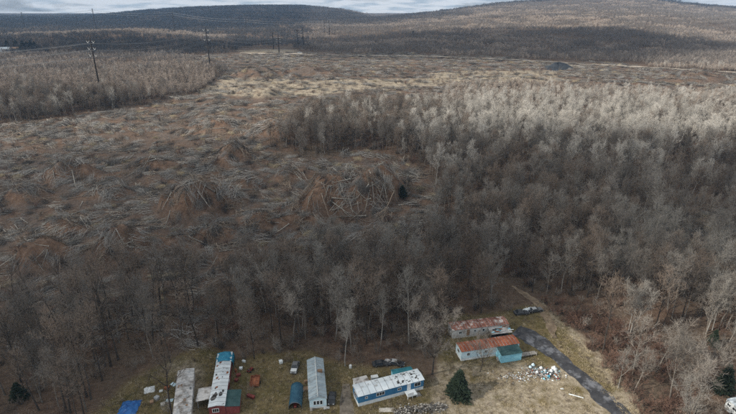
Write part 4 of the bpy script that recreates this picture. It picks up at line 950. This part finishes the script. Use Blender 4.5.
# ------------------------------------------------------------------ things in the yard
def at(px, py): p = hitground(px, py); return (p[0], p[1], p[2])
def car(name, label, px, py, rz, body='grey_paint', roofm=None, hood=None, L_=4.5, W=1.75, cat='car', wheels=True, crush=1.0):
    t = thing(name, label, cat, at(px, py), rz); l2 = L_ / 2; w2 = W / 2; k = crush
    m = MB(); pr = [(-l2, .35), (-l2 + .05, .75 * k), (-l2 + .15, .88 * k), (-.9, .95 * k), (l2 * .45, .93 * k), (l2 - .2, .82 * k), (l2, .62 * k), (l2, .33)]
    n_ = len(pr); sc_ = [(w2 * .97, 1), (w2, 1)]
    m.prism(pr, -w2, w2); o = m.build('body', body, t); bv = o.modifiers.new('round', 'BEVEL'); bv.width = .07; bv.segments = 2
    m = MB(); zb, zt_ = .93 * k, 1.42 * k
    lo = [(-l2 * .72, -w2 * .93), (l2 * .34, -w2 * .93), (l2 * .34, w2 * .93), (-l2 * .72, w2 * .93)]; hi_ = [(-l2 * .5, -w2 * .74), (l2 * .08, -w2 * .74), (l2 * .08, w2 * .74), (-l2 * .5, w2 * .74)]
    m.add([(x, y, zb) for x, y in lo] + [(x, y, zt_) for x, y in hi_], [(0, 1, 5, 4), (1, 2, 6, 5), (2, 3, 7, 6), (3, 0, 4, 7)]); m.build('window', 'glass', t)
    m = MB(); m.add([(x * 1.03, y * 1.04, zt_ + .003) for x, y in hi_] + [(x * .95, y * .95, zt_ + .06) for x, y in hi_], [(4, 5, 6, 7), (0, 1, 5, 4), (1, 2, 6, 5), (2, 3, 7, 6), (3, 0, 4, 7), (3, 2, 1, 0)])
    for i in range(4): m.tube([(lo[i][0], lo[i][1], zb), (hi_[i][0], hi_[i][1], zt_)], [.05, .05], 4)
    m.build('roof', roofm or body, t)
    if hood: m = MB(); m.box(l2 * .42, l2 * .95, -w2 * .85, w2 * .85, .96 * k, 1.0 * k); m.build('hood', hood, t)
    for sx2 in (-1, 1):
        for sy2 in (-1, 1):
            m = MB(); m.wheel((sx2 * l2 * .62, sy2 * (w2 - .08), .31), .32, .22); wq = m.build('wheel', 'rubber', t); m = MB(); m.wheel((sx2 * l2 * .62, sy2 * (w2 + .01), .31), .17, .09); m.build('rim', 'steel', wq)
    for sy2 in (-1, 1): m = MB(); m.box(l2 - .03, l2 + .02, sy2 * w2 * .65 - .16, sy2 * w2 * .65 + .16, .58 * k, .72 * k); m.build('headlight', 'trim_white', t)
    return t
car('parked_car', 'grey car with white hood parked at the trees left of gable trailer', 295, 369, R(-93), 'grey_paint', 'grey_paint', 'white_paint', 4.4)
car('parked_car', 'black car parked beside the near end of the gable trailer', 332, 400, R(-92), 'dark_paint', 'dark_paint', None, 4.0, 1.7)
car('wrecked_car', 'crushed black car wreck behind the blue trailer', 381, 365, R(8), 'dark_paint', 'dark_paint', None, 4.6, 1.8, crush=.85)
car('wrecked_car', 'dark wrecked car with pale roof at right end of the wreck row', 396, 364.5, R(-14), 'dark_paint', 'wall_grey', None, 4.4, 1.75, crush=.85)
car('wrecked_car', 'dark car hulk under white scraps above the driveway head', 521, 314, R(6), 'dark_paint', 'dark_paint', None, 4.6, 1.8, crush=.9)
car('wrecked_car', 'pale-hooded car hulk at the woods edge above the driveway', 535, 311.5, R(12), 'dark_paint', 'wall_grey', 'grey_paint', 4.5, 1.75, crush=.9)
# hoop shelter with a red mower in its mouth
a = G(295.2, 409); b_ = G(297.2, 388.5); d = b_ - a; Ls = float(np.linalg.norm(d)); rz = math.atan2(d[1], d[0])
t = thing('hoop_shelter', 'dark blue hoop shelter with a red mower in its mouth', 'shelter', (a[0], a[1], zt(*a)), rz)
m = MB(); kk = 14; Rr = 1.55
for i in range(9):
    x = Ls * i / 8
    for j in range(kk + 1):
        an = math.pi * j / kk; sag = 1 - .035 * math.sin(math.pi * ((i * 2) % 2 if False else (i % 2))); m.v.append((x, Rr * math.cos(an) * (1.0 if i % 2 == 0 else .98), max(0, 2.05 * math.sin(an) ** .8) * (1.0 if i % 2 == 0 else .965)))
for i in range(8):
    for j in range(kk): q = i * (kk + 1) + j; m.f.append((q, q + 1, q + kk + 2, q + kk + 1)); m.m.append(0)
m.f.append(tuple(8 * (kk + 1) + j for j in range(kk + 1))); m.m.append(0)
o = m.build('cover', 'navy_cover', t, smooth=True); so = o.modifiers.new('thick', 'SOLIDIFY'); so.thickness = .04
for i in (0, 2, 4, 6, 8):
    m = MB(); m.tube([(Ls * i / 8 - (.03 if i == 0 else 0), (Rr - .05) * math.cos(math.pi * j / 12), max(0, 1.98 * math.sin(math.pi * j / 12) ** .8)) for j in range(13)], [.035] * 13, 5); m.build('hoop', 'steel', t)
def mower(label, p, rz, name='lawn_tractor'):
    t = thing(name, label, 'mower', p, rz); m = MB(); m.prism([(.05, .3), (.05, .75), (.7, .68), (.82, .55), (.82, .3)], -.3, .3); m.build('hood', 'red_paint', t)
    m = MB(); m.prism([(-.85, .35), (-.85, .62), (-.1, .62), (-.1, .35)], -.45, .45); m.build('fender', 'red_paint', t)
    m = MB(); m.box(-.75, -.3, -.24, .24, .64, .72); m.box(-.8, -.72, -.24, .24, .7, 1.05); m.build('seat', 'dark_paint', t); m = MB(); m.tube([(0.05, 0, .7), (-.12, 0, .98)], [.03, .03], 6); m.tube([(-.13, .18 * math.cos(k * .8), .98 + .12 * math.sin(k * .8)) for k in range(9)], [.02] * 9, 4); m.build('steering_wheel', 'rubber', t)
    for sy2 in (-1, 1):
        for x, r in ((-.55, .28), (.55, .2)): m = MB(); m.wheel((x, sy2 * .45, r), r, .2); m.build('wheel', 'rubber', t)
ux, uy = math.cos(rz), math.sin(rz)
mower('red lawn mower inside the mouth of the hoop shelter', (a[0] + ux * .9, a[1] + uy * .9, zt(*a)), rz + math.pi)
mower('small rusty red tractor mower on the grass right of the red trailer', at(250.5, 371), R(60))
# rusty open box trailer
t = thing('box_trailer', 'rusty open-topped box trailer on the grass left of the shelter', 'trailer', at(254.5, 388), R(96))
m = MB(); m.box(0, 3.2, -1.05, 1.05, .55, .65); m.build('floor', 'rust', t)
for (x0, x1, y0, y1) in ((0, 3.2, -1.12, -1.052), (0, 3.2, 1.052, 1.12), (-.07, -.002, -1.12, 1.12), (3.202, 3.27, -1.12, 1.12)): m = MB(); m.box(x0, x1, y0, y1, .5, 1.15); m.build('side_panel', 'rust', t)
for sy2 in (-1, 1): m = MB(); m.wheel((1.5, sy2 * 1.26, .33), .34, .2); m.build('wheel', 'rubber', t)
m = MB(); m.tube([(3.27, -.5, .55), (4.4, 0, .5)], [.05, .05], 5); m.tube([(3.27, .5, .55), (4.4, 0, .5)], [.05, .05], 5); m.tube([(4.35, 0, .52), (4.3, 0, -.05)], [.05, .05], 5); m.build('drawbar', 'rust', t)
# small loose things
def sheet(name, label, cat, px, py, w_, d_, mt, rz=0., z=.12, amp=.12, seed=1, group=None):
    random.seed(seed); m = MB(); K = 8
    for i in range(K + 1):
        for j in range(K + 1):
            x = (i / K - .5) * w_; y = (j / K - .5) * d_; edge = min(i, j, K - i, K - j) / (K / 2); m.v.append((x * random.uniform(.94, 1.06), y * random.uniform(.94, 1.06), .03 + z * min(1, edge * 1.6) + random.gauss(0, amp) * (.3 + edge)))
    for i in range(K):
        for j in range(K): q = i * (K + 1) + j; m.f.append((q, q + 1, q + K + 2, q + K + 1)); m.m.append(0)
    o = m.build(name, mt, None, at(px, py), rz); so = o.modifiers.new('thick', 'SOLIDIFY'); so.thickness = .03; return tag(o, label, cat, group)
sheet('tarp', 'crumpled bright blue tarp over a heap at the bottom edge', 'tarp', 129.5, 408, 4.2, 4.6, 'blue_tarp', .1, .9, .2, 3)
sheet('tarp', 'small crumpled white tarp left of the grey trailer', 'tarp', 149.5, 390, 2.4, 2.2, 'white_paint', .4, .5, .15, 4)
sheet('sheet_panel', 'pale blue-white sheet lying nearest the grey trailer wall', 'panel', 169.5, 400.5, 1.6, 1.0, 'wall_light_blue', .1, .1, .04, 5)
sheet('sheet_panel', 'small pale blue scrap at the woods edge by the grey trailer', 'panel', 173.5, 384.5, 1.5, 1.0, 'wall_light_blue', -.5, .1, .06, 6)
sheet('sheet_panel', 'white scrap lying just above the blue sheet by grey trailer', 'panel', 161, 391, .8, .8, 'white_paint', .3, .2, .05, 7)
sheet('tarp', 'torn white tarp over the wreck row above the driveway head', 'tarp', 528, 311, 4.2, 1.6, 'wall_white', .25, .9, .25, 8)
sheet('tarp', 'pale crumpled cover over the wrecks behind the blue trailer', 'tarp', 389, 363, 3.4, 1.5, 'stained_roof', .1, .8, .25, 9)
sheet('slab', 'pale flat concrete slab in the grass below the blue trailer', 'slab', 386.5, 410, 3.4, 1.3, 'stone_pale', .05, .12, .03, 10)
sheet('sheet_panel', 'white scrap on the dirt below the gable trailer', 'panel', 326.5, 408, 1.4, .7, 'white_paint', .3, .15, .06, 14)
sheet('sheet_panel', 'long pale board lying in the dry grass beside the driveway', 'panel', 576, 396, 3.2, .35, 'wall_white', R(-24), .06, .02, 15)
sheet('sheet_panel', 'small white scrap right of the rubbish heap', 'panel', 562, 389, .8, .5, 'white_paint', .2, .1, .04, 16)
def boxy(name, label, cat, px, py, sx2, sy2, sz2, mt, rz=0., mt2=None, lid='lid'):
    t = thing(name, label, cat, at(px, py), rz); m = MB(); m.box(-sx2 / 2, sx2 / 2, -sy2 / 2, sy2 / 2, -.05, sz2); o = m.build('body', mt, t); bv = o.modifiers.new('round', 'BEVEL'); bv.width = .04
    m = MB(); m.box(-sx2 / 2 - .03, sx2 / 2 + .03, -sy2 / 2 - .03, sy2 / 2 + .03, sz2 + .003, sz2 + .07); m.build(lid, mt2 or mt, t); return t
boxy('chest_freezer', 'white chest freezer behind the blue trailer beside its shed', 'freezer', 374.5, 380, 1.7, 1.0, 1.1, 'white_paint', R(15))
def shed(label, px, py, L_, W, H, wm, rm, rz):
    t = thing('shed', label, 'shed', at(px, py), rz); m = MB(); pr = [(-W / 2, -.3), (W / 2, -.3), (W / 2, H), (0, H + .35), (-W / 2, H)]
    m.add([(0, y, z) for y, z in pr] + [(L_, y, z) for y, z in pr], [(4, 3, 2, 1, 0), (5, 6, 7, 8, 9)] + [(i, (i + 1) % 5, (i + 1) % 5 + 5, i + 5) for i in range(5)]); m.build('wall', wm, t)
    rf = None
    for q in (-1, 1):
        k = round(L_ / .9); wd = (L_ + .3) / k
        for i in range(k):
            x0 = -.15 + i * wd; m = MB(); m.add([(x0 + .01, q * (W / 2 + .2), H - .1), (x0 + wd - .01, q * (W / 2 + .2), H - .1), (x0 + wd - .01, 0, H + .4), (x0 + .01, 0, H + .4), (x0 + .01, q * (W / 2 + .2), H - .05), (x0 + wd - .01, q * (W / 2 + .2), H - .05), (x0 + wd - .01, 0, H + .45), (x0 + .01, 0, H + .45)],
                                                 [(0, 3, 2, 1), (4, 5, 6, 7), (0, 1, 5, 4), (1, 2, 6, 5), (2, 3, 7, 6), (3, 0, 4, 7)]); m.build('roof_sheet', rm, t)
    m = MB(); m.box(L_ * .4, L_ * .4 + .9, -W / 2 - .04, -W / 2 - .003, 0, H - .25); d = m.build('door', 'wall_grey', t); m = MB(); m.box(L_ * .4 + .75, L_ * .4 + .8, -W / 2 - .09, -W / 2 - .04, .85, 1.0); m.build('handle', 'steel', d)
shed('low shed with teal roof tucked behind the blue trailer', 392.5, 379, 5.0, 2.4, 1.8, 'wall_teal', 'teal_roof', R(14))
def barrel(label, px, py, mt, r=.3, h=.9, cat='barrel', name='barrel'):
    m = MB(); m.tube([(0, 0, -.02), (0, 0, .05), (0, 0, h * .33), (0, 0, h * .35), (0, 0, h * .66), (0, 0, h * .68), (0, 0, h)], [r, r, r, r * 1.06, r, r * 1.06, r], 14, cap=True); return tag(m.build(name, mt, None, at(px, py), smooth=False), label, cat)
barrel('white barrel at the foot of the tall pale tree', 350.5, 368, 'white_paint', .35, .9)
barrel('rusty burn barrel right of the red trailer nearest its tarp', 236, 372, 'rust')
for k, (px, py, mt, lab) in enumerate([(238.5, 376, 'red_paint', 'red plastic tub beside the red trailer'), (236.5, 381, 'red_paint', 'red tub nearest the dark side addition'), (241, 369, 'wall_white', 'white tub in the grass right of the trailer tarp'), (306, 382.5, 'brown_wood', 'brown wooden box left of the gable trailer'), (303.5, 391, 'stone_pale', 'pale box behind the hoop shelter'),
                                       (251, 397.5, 'red_paint', 'flat red box on the grass below the rusty box trailer'), (167, 388.5, 'rust', 'rusty box among scraps by the grey trailer'), (157, 399, 'wall_grey', 'grey box in the scraps right of the blue tarp'), (152, 403, 'brown_wood', 'brown box in the scraps right of the blue tarp'), (163, 405, 'stone_pale', 'pale box low beside the grey trailer'), (244, 362, 'wall_white', 'small white box at the woods edge above the mower'), (281, 363, 'wall_white', 'white box on the litter left of the grey car')]):
    boxy('storage_box', lab, 'box', px, py, random.uniform(.7, 1.1) if k not in (5,) else 2.0, random.uniform(.5, .9), random.uniform(.35, .7), mt, random.uniform(-.5, .5))
# rubbish heap on the grass
random.seed(33); c_ = at(543, 373); m = MB(); pal = ['wall_white', 'stained_roof', 'dark_paint', 'wall_teal', 'grey_paint', 'brown_wood', 'rust']
for i in range(620):
    x = random.gauss(0, 2.0); y = random.gauss(0, 1.0); z = max(.02, .7 * math.exp(-(x / 2.2) ** 2 - (y / 1.1) ** 2) * random.random() + .03); rot = Matrix.Rotation(random.random() * 6, 3, 'Z') @ Matrix.Rotation(random.gauss(0, .5), 3, 'X')
    m.obox(Vector((x, y, z)), random.uniform(.1, .55), random.uniform(.08, .35), random.uniform(.03, .2), rot, random.choice([0, 0, 1, 1, 1, 2, 2, 2, 4, 4, 5, 5, 6, 3]))
o = m.build('rubbish_heap', pal, None, c_, R(-12)); tag(o, 'heap of white and grey rubbish on the grass left of driveway', 'rubbish', kind='stuff')
m = MB()
for i in range(260):
    rot = Matrix.Rotation(random.random() * 6, 3, 'Z'); m.obox(Vector((random.gauss(0, 2.6), random.gauss(0, .8), .05)), random.uniform(.1, .4), random.uniform(.08, .3), random.uniform(.03, .12), rot, random.choice([0, 1, 2, 4, 5, 5]))
o = m.build('scattered_rubbish', pal, None, at(516, 377), R(-5)); tag(o, 'thin scatter of small rubbish left of the main heap', 'rubbish', kind='stuff')
def bag(label, px, py, mt, s=.6, z=0, seed=0):
    random.seed(seed); m = MB(); K = 8; rows = [(0, .3), (.08, .85), (.35, 1.0), (.62, .75), (.8, .25), (.95, .3)]
    for (hz, r) in rows:
        for k in range(K): a = 6.283 * k / K; q = r * s * random.uniform(.85, 1.15) * .6; m.v.append((math.cos(a) * q, math.sin(a) * q, hz * s))
    for i in range(len(rows) - 1):
        for k in range(K): m.f.append((i * K + k, i * K + (k + 1) % K, (i + 1) * K + (k + 1) % K, (i + 1) * K + k)); m.m.append(0)
    m.f.append(tuple(K * (len(rows) - 1) + k for k in range(K))); m.m.append(0)
    p = at(px, py); tag(m.build('rubbish_bag', mt, None, (p[0], p[1], p[2] + z), smooth=True), label, 'bag')
for k, (px, py, mt, s, lab) in enumerate([(554, 370, 'white_paint', 1.3, 'large white bag at the right end of the rubbish heap'), (551, 372, 'white_paint', .9, 'white bag just left of the largest one on the heap'), (556, 373, 'wall_grey', .8, 'grey bag at the right foot of the rubbish heap'), (533, 366, 'wall_light_blue', .8, 'pale bag at the top left of the rubbish heap'), (530, 368, 'wall_light_blue', .7, 'pale blue bag at the left end of the rubbish heap'),
                                          (549, 377, "teal_tarp", .6, 'blue bag at the front of the rubbish heap'), (544, 379.5, 'wall_teal', .45, 'small teal bag lowest in front of the rubbish heap'), (547, 375.5, 'red_paint', .5, 'red bag in the front of the rubbish heap'), (558, 379, 'red_paint', .5, 'red bag lying right of the rubbish heap'), (541, 369, 'white_paint', .8, 'white bag in the middle of the rubbish heap'), (537, 373, 'white_paint', .7, 'white bag low in the left half of the heap'), (566, 376, 'white_paint', .4, 'small white bag alone between heap and driveway')]): bag(lab, px, py, mt, s, .1 if px < 552 else 0, k)
# brush heap at the bottom edge
random.seed(44); m = MB()
for i in range(900):
    x = random.uniform(-6.2, 6.2); y = random.gauss(0, .8); hh = 1.1 * math.exp(-(y / 1.1) ** 2) * (1 - (abs(x) / 7) ** 3); z = hh * random.random(); a = random.gauss(0, .8); ln = random.uniform(.5, 2.2); d = Vector((math.cos(a), math.sin(a), random.gauss(0, .25)))
    if i % 3: tri(m, Vector((x, y, z)) - d * ln / 2, Vector((x, y, z)) + d * ln / 2, .1, random.choice([0, 0, 1, 2]))
    else: m.obox(Vector((x, y, z * .8)), random.uniform(.15, .5), random.uniform(.12, .4), random.uniform(.1, .3), Matrix.Rotation(a, 3, 'Z'), random.choice([3, 3, 1, 4]))
o = m.build('brush_heap', ['brush_grey', 'brush_dark', 'log_brown', 'stone_pale', 'grey_paint'], None, at(421, 410), R(9)); tag(o, 'long low heap of stones and brush at the bottom edge', 'heap', kind='stuff')

# ------------------------------------------------------------------ power line
mat('pole_wood', (0.014, 0.011, 0.010), (0.024, 0.018, 0.015), scale=1)
mat('pole_far', (0.04, 0.038, 0.036), (0.06, 0.055, 0.05), scale=1)
mat('insulator', (0.42, 0.42, 0.41))
mat('wire', (0.30, 0.31, 0.32), rough=0.5)
def power_pole(px, top_row, d, label, arms=3, r=.6, armlen=3.6, vee=True, dx=0.0):
    rr = ray(px, top_row); k = d / rr[1]; x = rr[0] * k; zt2 = CAMZ + rr[2] * k; zb = zt(x, d); Hh = zt2 - zb
    t = thing('power_pole', label, 'power pole', (x, d, zb), R(-18)); m = MB(); m.tube([(0, 0, -.5), (0, 0, Hh * .5), (0, 0, Hh)], [r, r * .8, r * .5], 8); m.build('pole', 'pole_wood', t); pts = []
    sp2 = min(4.3, Hh * .13)
    for i in range(arms):
        z = Hh - 1.6 - i * sp2; m = MB(); m.box(-armlen - .1, armlen + .1, -.16, .16, z - .16, z + .16); a = m.build('crossarm', 'pole_wood', t)
        for q in (-1, 1):
            if vee:
                m = MB(); m.tube([(q * (armlen), 0, z - .1), (q * armlen * .66, 0, z - 1.7)], [.13, .13], 6); m.tube([(q * armlen * .28, 0, z - .1), (q * armlen * .66, 0, z - 1.7)], [.13, .13], 6)
            else: m = MB(); m.tube([(q * armlen * .66, 0, z - .1), (q * armlen * .66, 0, z - 1.5)], [.14, .14], 6)
            m.build('insulator', 'insulator', a); ca_, sa_ = math.cos(R(-18)), math.sin(R(-18)); pts.append(Vector((x + ca_ * q * armlen * .66, d + sa_ * q * armlen * .66, zb + z - 1.7)))
    return pts
LA = [power_pole(89.8, 38, 345, 'nearest tall brown power pole with three crossarms at upper left'),
      power_pole(205.5, 27, 480, 'second nearest power pole with three crossarms, right of the tallest'),
      power_pole(278, 35, 640, 'right pole of the pair at the near edge of the cut', r=.7),
      power_pole(302.5, 27, 760, 'right pole of the middle pair beside the pale dirt patch', r=.8),
      power_pole(329, 20, 1000, 'rightmost far pole on the skyline side of the hill', r=.95)]
LB = [power_pole(21, 12, 1250, 'leftmost far power pole against the dark ridge', 2, 1.1, vee=False),
      power_pole(92, 8.5, 1220, 'far power pole right above the tallest near pole', 2, 1.1, vee=False),
      power_pole(172, 11, 1150, 'far power pole on the ridge left of the second nearest pole', 2, 1.05, vee=False),
      power_pole(245.5, 18, 1080, 'far power pole midway along the ridge line', 2, .7, vee=False),
      power_pole(272.5, 32.5, 700, 'left pole of the pair at the near edge of the cut', 2, .7, vee=False),
      power_pole(297, 29.5, 820, 'left pole of the middle pair beside the pale dirt patch', 2, .8, vee=False),
      power_pole(324, 19.5, 1050, 'left pole of the farthest right pair', 2, .7, vee=False)]
def wire(p, q, label, group, r, sag=.03):
    n_ = 14; pts = []
    for i in range(n_ + 1):
        f = i / n_; v = p.lerp(q, f); v.z -= 4 * f * (1 - f) * (q - p).length * sag; pts.append(v)
    o_ = pts[0].copy(); m = MB(); m.tube([v - o_ for v in pts], [r] * (n_ + 1), 3); tag(m.build('power_line_wire', 'wire', None, o_), label, 'wire', group)
off = Vector((-230, -135, 4))
WN = ['top left', 'top right', 'middle left', 'middle right', 'bottom left', 'bottom right']
for (A, B, nm) in [([p + off for p in LA[0]], LA[0], 'leaving the frame left of the nearest pole'), (LA[0], LA[1], 'between the two nearest poles'), (LA[1], LA[2], 'from the second nearest pole to the near pair'), (LA[2], LA[3], 'between the near pair and the middle pair'), (LA[3], LA[4], 'from the middle pair to the far pair')]:
    for k in range(6): wire(A[k], B[k], '%s wire %s' % (WN[k], nm), 'wires ' + nm, .07)
off2 = Vector((-300, 20, 0))
for (A, B, nm) in [([p + off2 for p in LB[0]], LB[0], 'leaving the frame past the leftmost far pole'), (LB[0], LB[1], 'between the first two far poles'), (LB[1], LB[2], 'between the second and third far poles'), (LB[2], LB[3], 'between the third and fourth far poles'), (LB[3], LB[6], 'from the fourth far pole to the far pair')]:
    for k in range(4): wire(A[k], B[k], '%s wire %s' % (WN[k], nm), 'wires ' + nm, .13, .02)

# ------------------------------------------------------------------ far things
def gabled(label, px, py, L_, W, H, wm, rm, rz):
    p = hitground(px, py); t = thing('house', label, 'house', p, rz); m = MB(); pr = [(-W / 2, -2), (W / 2, -2), (W / 2, H), (0, H + W * .25), (-W / 2, H)]
    m.add([(0, y, z) for y, z in pr] + [(L_, y, z) for y, z in pr], [(4, 3, 2, 1, 0), (5, 6, 7, 8, 9)] + [(i, (i + 1) % 5, (i + 1) % 5 + 5, i + 5) for i in range(5)]); m.build('wall', wm, t)
    m = MB()
    for q in (-1, 1): m.add([(-.4, q * (W / 2 + .4), H - .1), (L_ + .4, q * (W / 2 + .4), H - .1), (L_ + .4, 0, H + W * .25 + .15), (-.4, 0, H + W * .25 + .15), (-.4, q * (W / 2 + .4), H + .1), (L_ + .4, q * (W / 2 + .4), H + .1), (L_ + .4, 0, H + W * .25 + .35), (-.4, 0, H + W * .25 + .35)], [(0, 3, 2, 1), (4, 5, 6, 7), (0, 1, 5, 4), (1, 2, 6, 5), (2, 3, 7, 6), (3, 0, 4, 7)])
    m.build('roof', rm, t)
    for i in range(3): m = MB(); m.box(L_ * (.2 + .28 * i), L_ * (.2 + .28 * i) + 1, -W / 2 - .05, -W / 2 - .003, .9, 2.1); m.build('window', 'glass', t)
gabled('far white house at the left edge below the ridge', -2, 51.5, 15, 8, 3, 'wall_white', 'white_roof', R(8))
gabled('small far house with brown roof beside the white one at left edge', 14, 50.5, 8, 6, 2.6, 'wall_dirty', 'brown_wood', R(-5))
for k, (px, py, s, lab) in enumerate([(8, 49, 1.0, 'far dark evergreen left of the two'), (24, 50.5, 1.1, 'far evergreen at the left end of the short row'), (28, 50.5, 1.0, 'far evergreen second in the short row'), (32, 50.5, 1.1, 'far evergreen third in the short row'), (36, 50.5, 1.0, 'far evergreen at the right end of the short row'), (17, 48.5, 1.0, 'far evergreen between the house and the short row'), (413, 36, 0.75, 'far pointed evergreen on the shaded hillside')]): conifer(px, py, lab + (' near far houses' if px < 100 else ''), s * 1.25, wide=1.5)
car('parked_van', 'white van on the far haul road', 300, 53.6, R(5), 'white_paint', 'white_paint', None, 6.0, 2.2, 'van', crush=1.6)
mat('coal', (0.016, 0.02, 0.026), (0.03, 0.036, 0.044), scale=.3)
p = hitground(557, 69); random.seed(3); m = MB(); K = 28
for i in range(9):
    for k in range(K):
        a = 6.283 * k / K; r = (1 - i / 8) * (1 + .18 * math.sin(a * 3 + 1) + random.uniform(-.07, .07)); z = 6 * math.sin(1.5708 * i / 8) ** 1.1 * (1 + .25 * math.sin(a * 2 + .5)) - 1.0 + random.uniform(-.35, .35); m.v.append((math.cos(a) * r * 17, math.sin(a) * r * 12, z))
for i in range(8):
    for k in range(K): m.f.append((i * K + k, i * K + (k + 1) % K, (i + 1) * K + (k + 1) % K, (i + 1) * K + k)); m.m.append(0)
tag(m.build('coal_heap', 'coal', None, p, smooth=True), 'blue-black heap of coal waste beside the far haul road', 'heap')

# ------------------------------------------------------------------ clouds: thick banks high above that shade the ground, with gaps between
def cloud(label, gx0, gy0, rx, ry, dens_, th=130, alt=900, seed=0, ang=0):
    zg = 40; k = (alt - zg) / SUN.z; c_ = Vector((gx0, gy0, zg)) + SUN * k
    m = MB(); NA, NR = 48, 14; rs = np.random.default_rng(seed)
    o = seed * 37.7
    def edge(a): return 1 + .28 * float(fbm(math.cos(a) * 2 + o, math.sin(a) * 2 + o, 1.0, 4))
    top, bot = [], []
    for side in (1, -1):
        m2 = []
        for i in range(NR + 1):
            for j in range(NA):
                a = 6.283 * j / NA; r = (i / NR) * edge(a); x = math.cos(a) * r * rx; y = math.sin(a) * r * ry
                q = max(0, 1 - (i / NR) ** 2); z = side * th / 2 * q ** .9 * (1 + .5 * float(fbm(x / 120 + o + side * 5, y / 120, 1, 3))) * (1 if side > 0 else .6)
                m2.append((x * math.cos(ang) - y * math.sin(ang), x * math.sin(ang) + y * math.cos(ang), z))
        if side > 0: top = m2
        else: bot = m2
    m.v = top + bot[:NR * NA]
    def idx(side, i, j): return (i * NA + j % NA) if side > 0 or i == NR else len(top) + i * NA + j % NA
    for side in (1, -1):
        for i in range(NR):
            for j in range(NA):
                f = (idx(side, i, j), idx(side, i + 1, j), idx(side, i + 1, j + 1), idx(side, i, j + 1)); m.f.append(f if side > 0 else f[::-1]); m.m.append(0)
    mt = bpy.data.materials.new('cloud_vapour'); mt.use_nodes = True; n = mt.node_tree.nodes; n.clear(); oo = n.new('ShaderNodeOutputMaterial'); pv = n.new('ShaderNodeVolumePrincipled')
    pv.inputs['Color'].default_value = (1, 1, 1, 1); pv.inputs['Density'].default_value = dens_; pv.inputs['Anisotropy'].default_value = 0.3; mt.node_tree.links.new(pv.outputs[0], oo.inputs['Volume'])
    ob = m.build('cloud', mt, None, c_, smooth=True); tag(ob, kind='structure'); return ob
cloud('', -30, 176, 360, 88, .0095, seed=1)
cloud('', -95, 108, 100, 62, .020, seed=6)  # small unseen cloud added to darken the lower left
cloud('', -470, 690, 400, 150, .020, seed=7)
cloud('', 160, 755, 410, 245, .024, seed=2)
cloud('', -1350, 2350, 1700, 1350, .030, seed=3)
cloud('', 480, 2480, 650, 330, .030, seed=4)
cloud('', 1650, 2450, 520, 380, .030, seed=9)
# ------------------------------------------------------------------ haze
m = MB(); m.box(-5200, 5200, -500, 5400, -40, 330); hz = m.mesh('haze', 'wire'); hz.materials.clear()
mt = bpy.data.materials.new('haze_air'); mt.use_nodes = True; n = mt.node_tree.nodes; n.clear(); oo = n.new('ShaderNodeOutputMaterial'); pv = n.new('ShaderNodeVolumePrincipled')
pv.inputs['Color'].default_value = (.42, .66, 1, 1); pv.inputs['Density'].default_value = .00011; pv.inputs['Anisotropy'].default_value = 0.4; mt.node_tree.links.new(pv.outputs[0], oo.inputs['Volume']); hz.materials.append(mt)
tag(inst('haze', hz), kind='stuff')
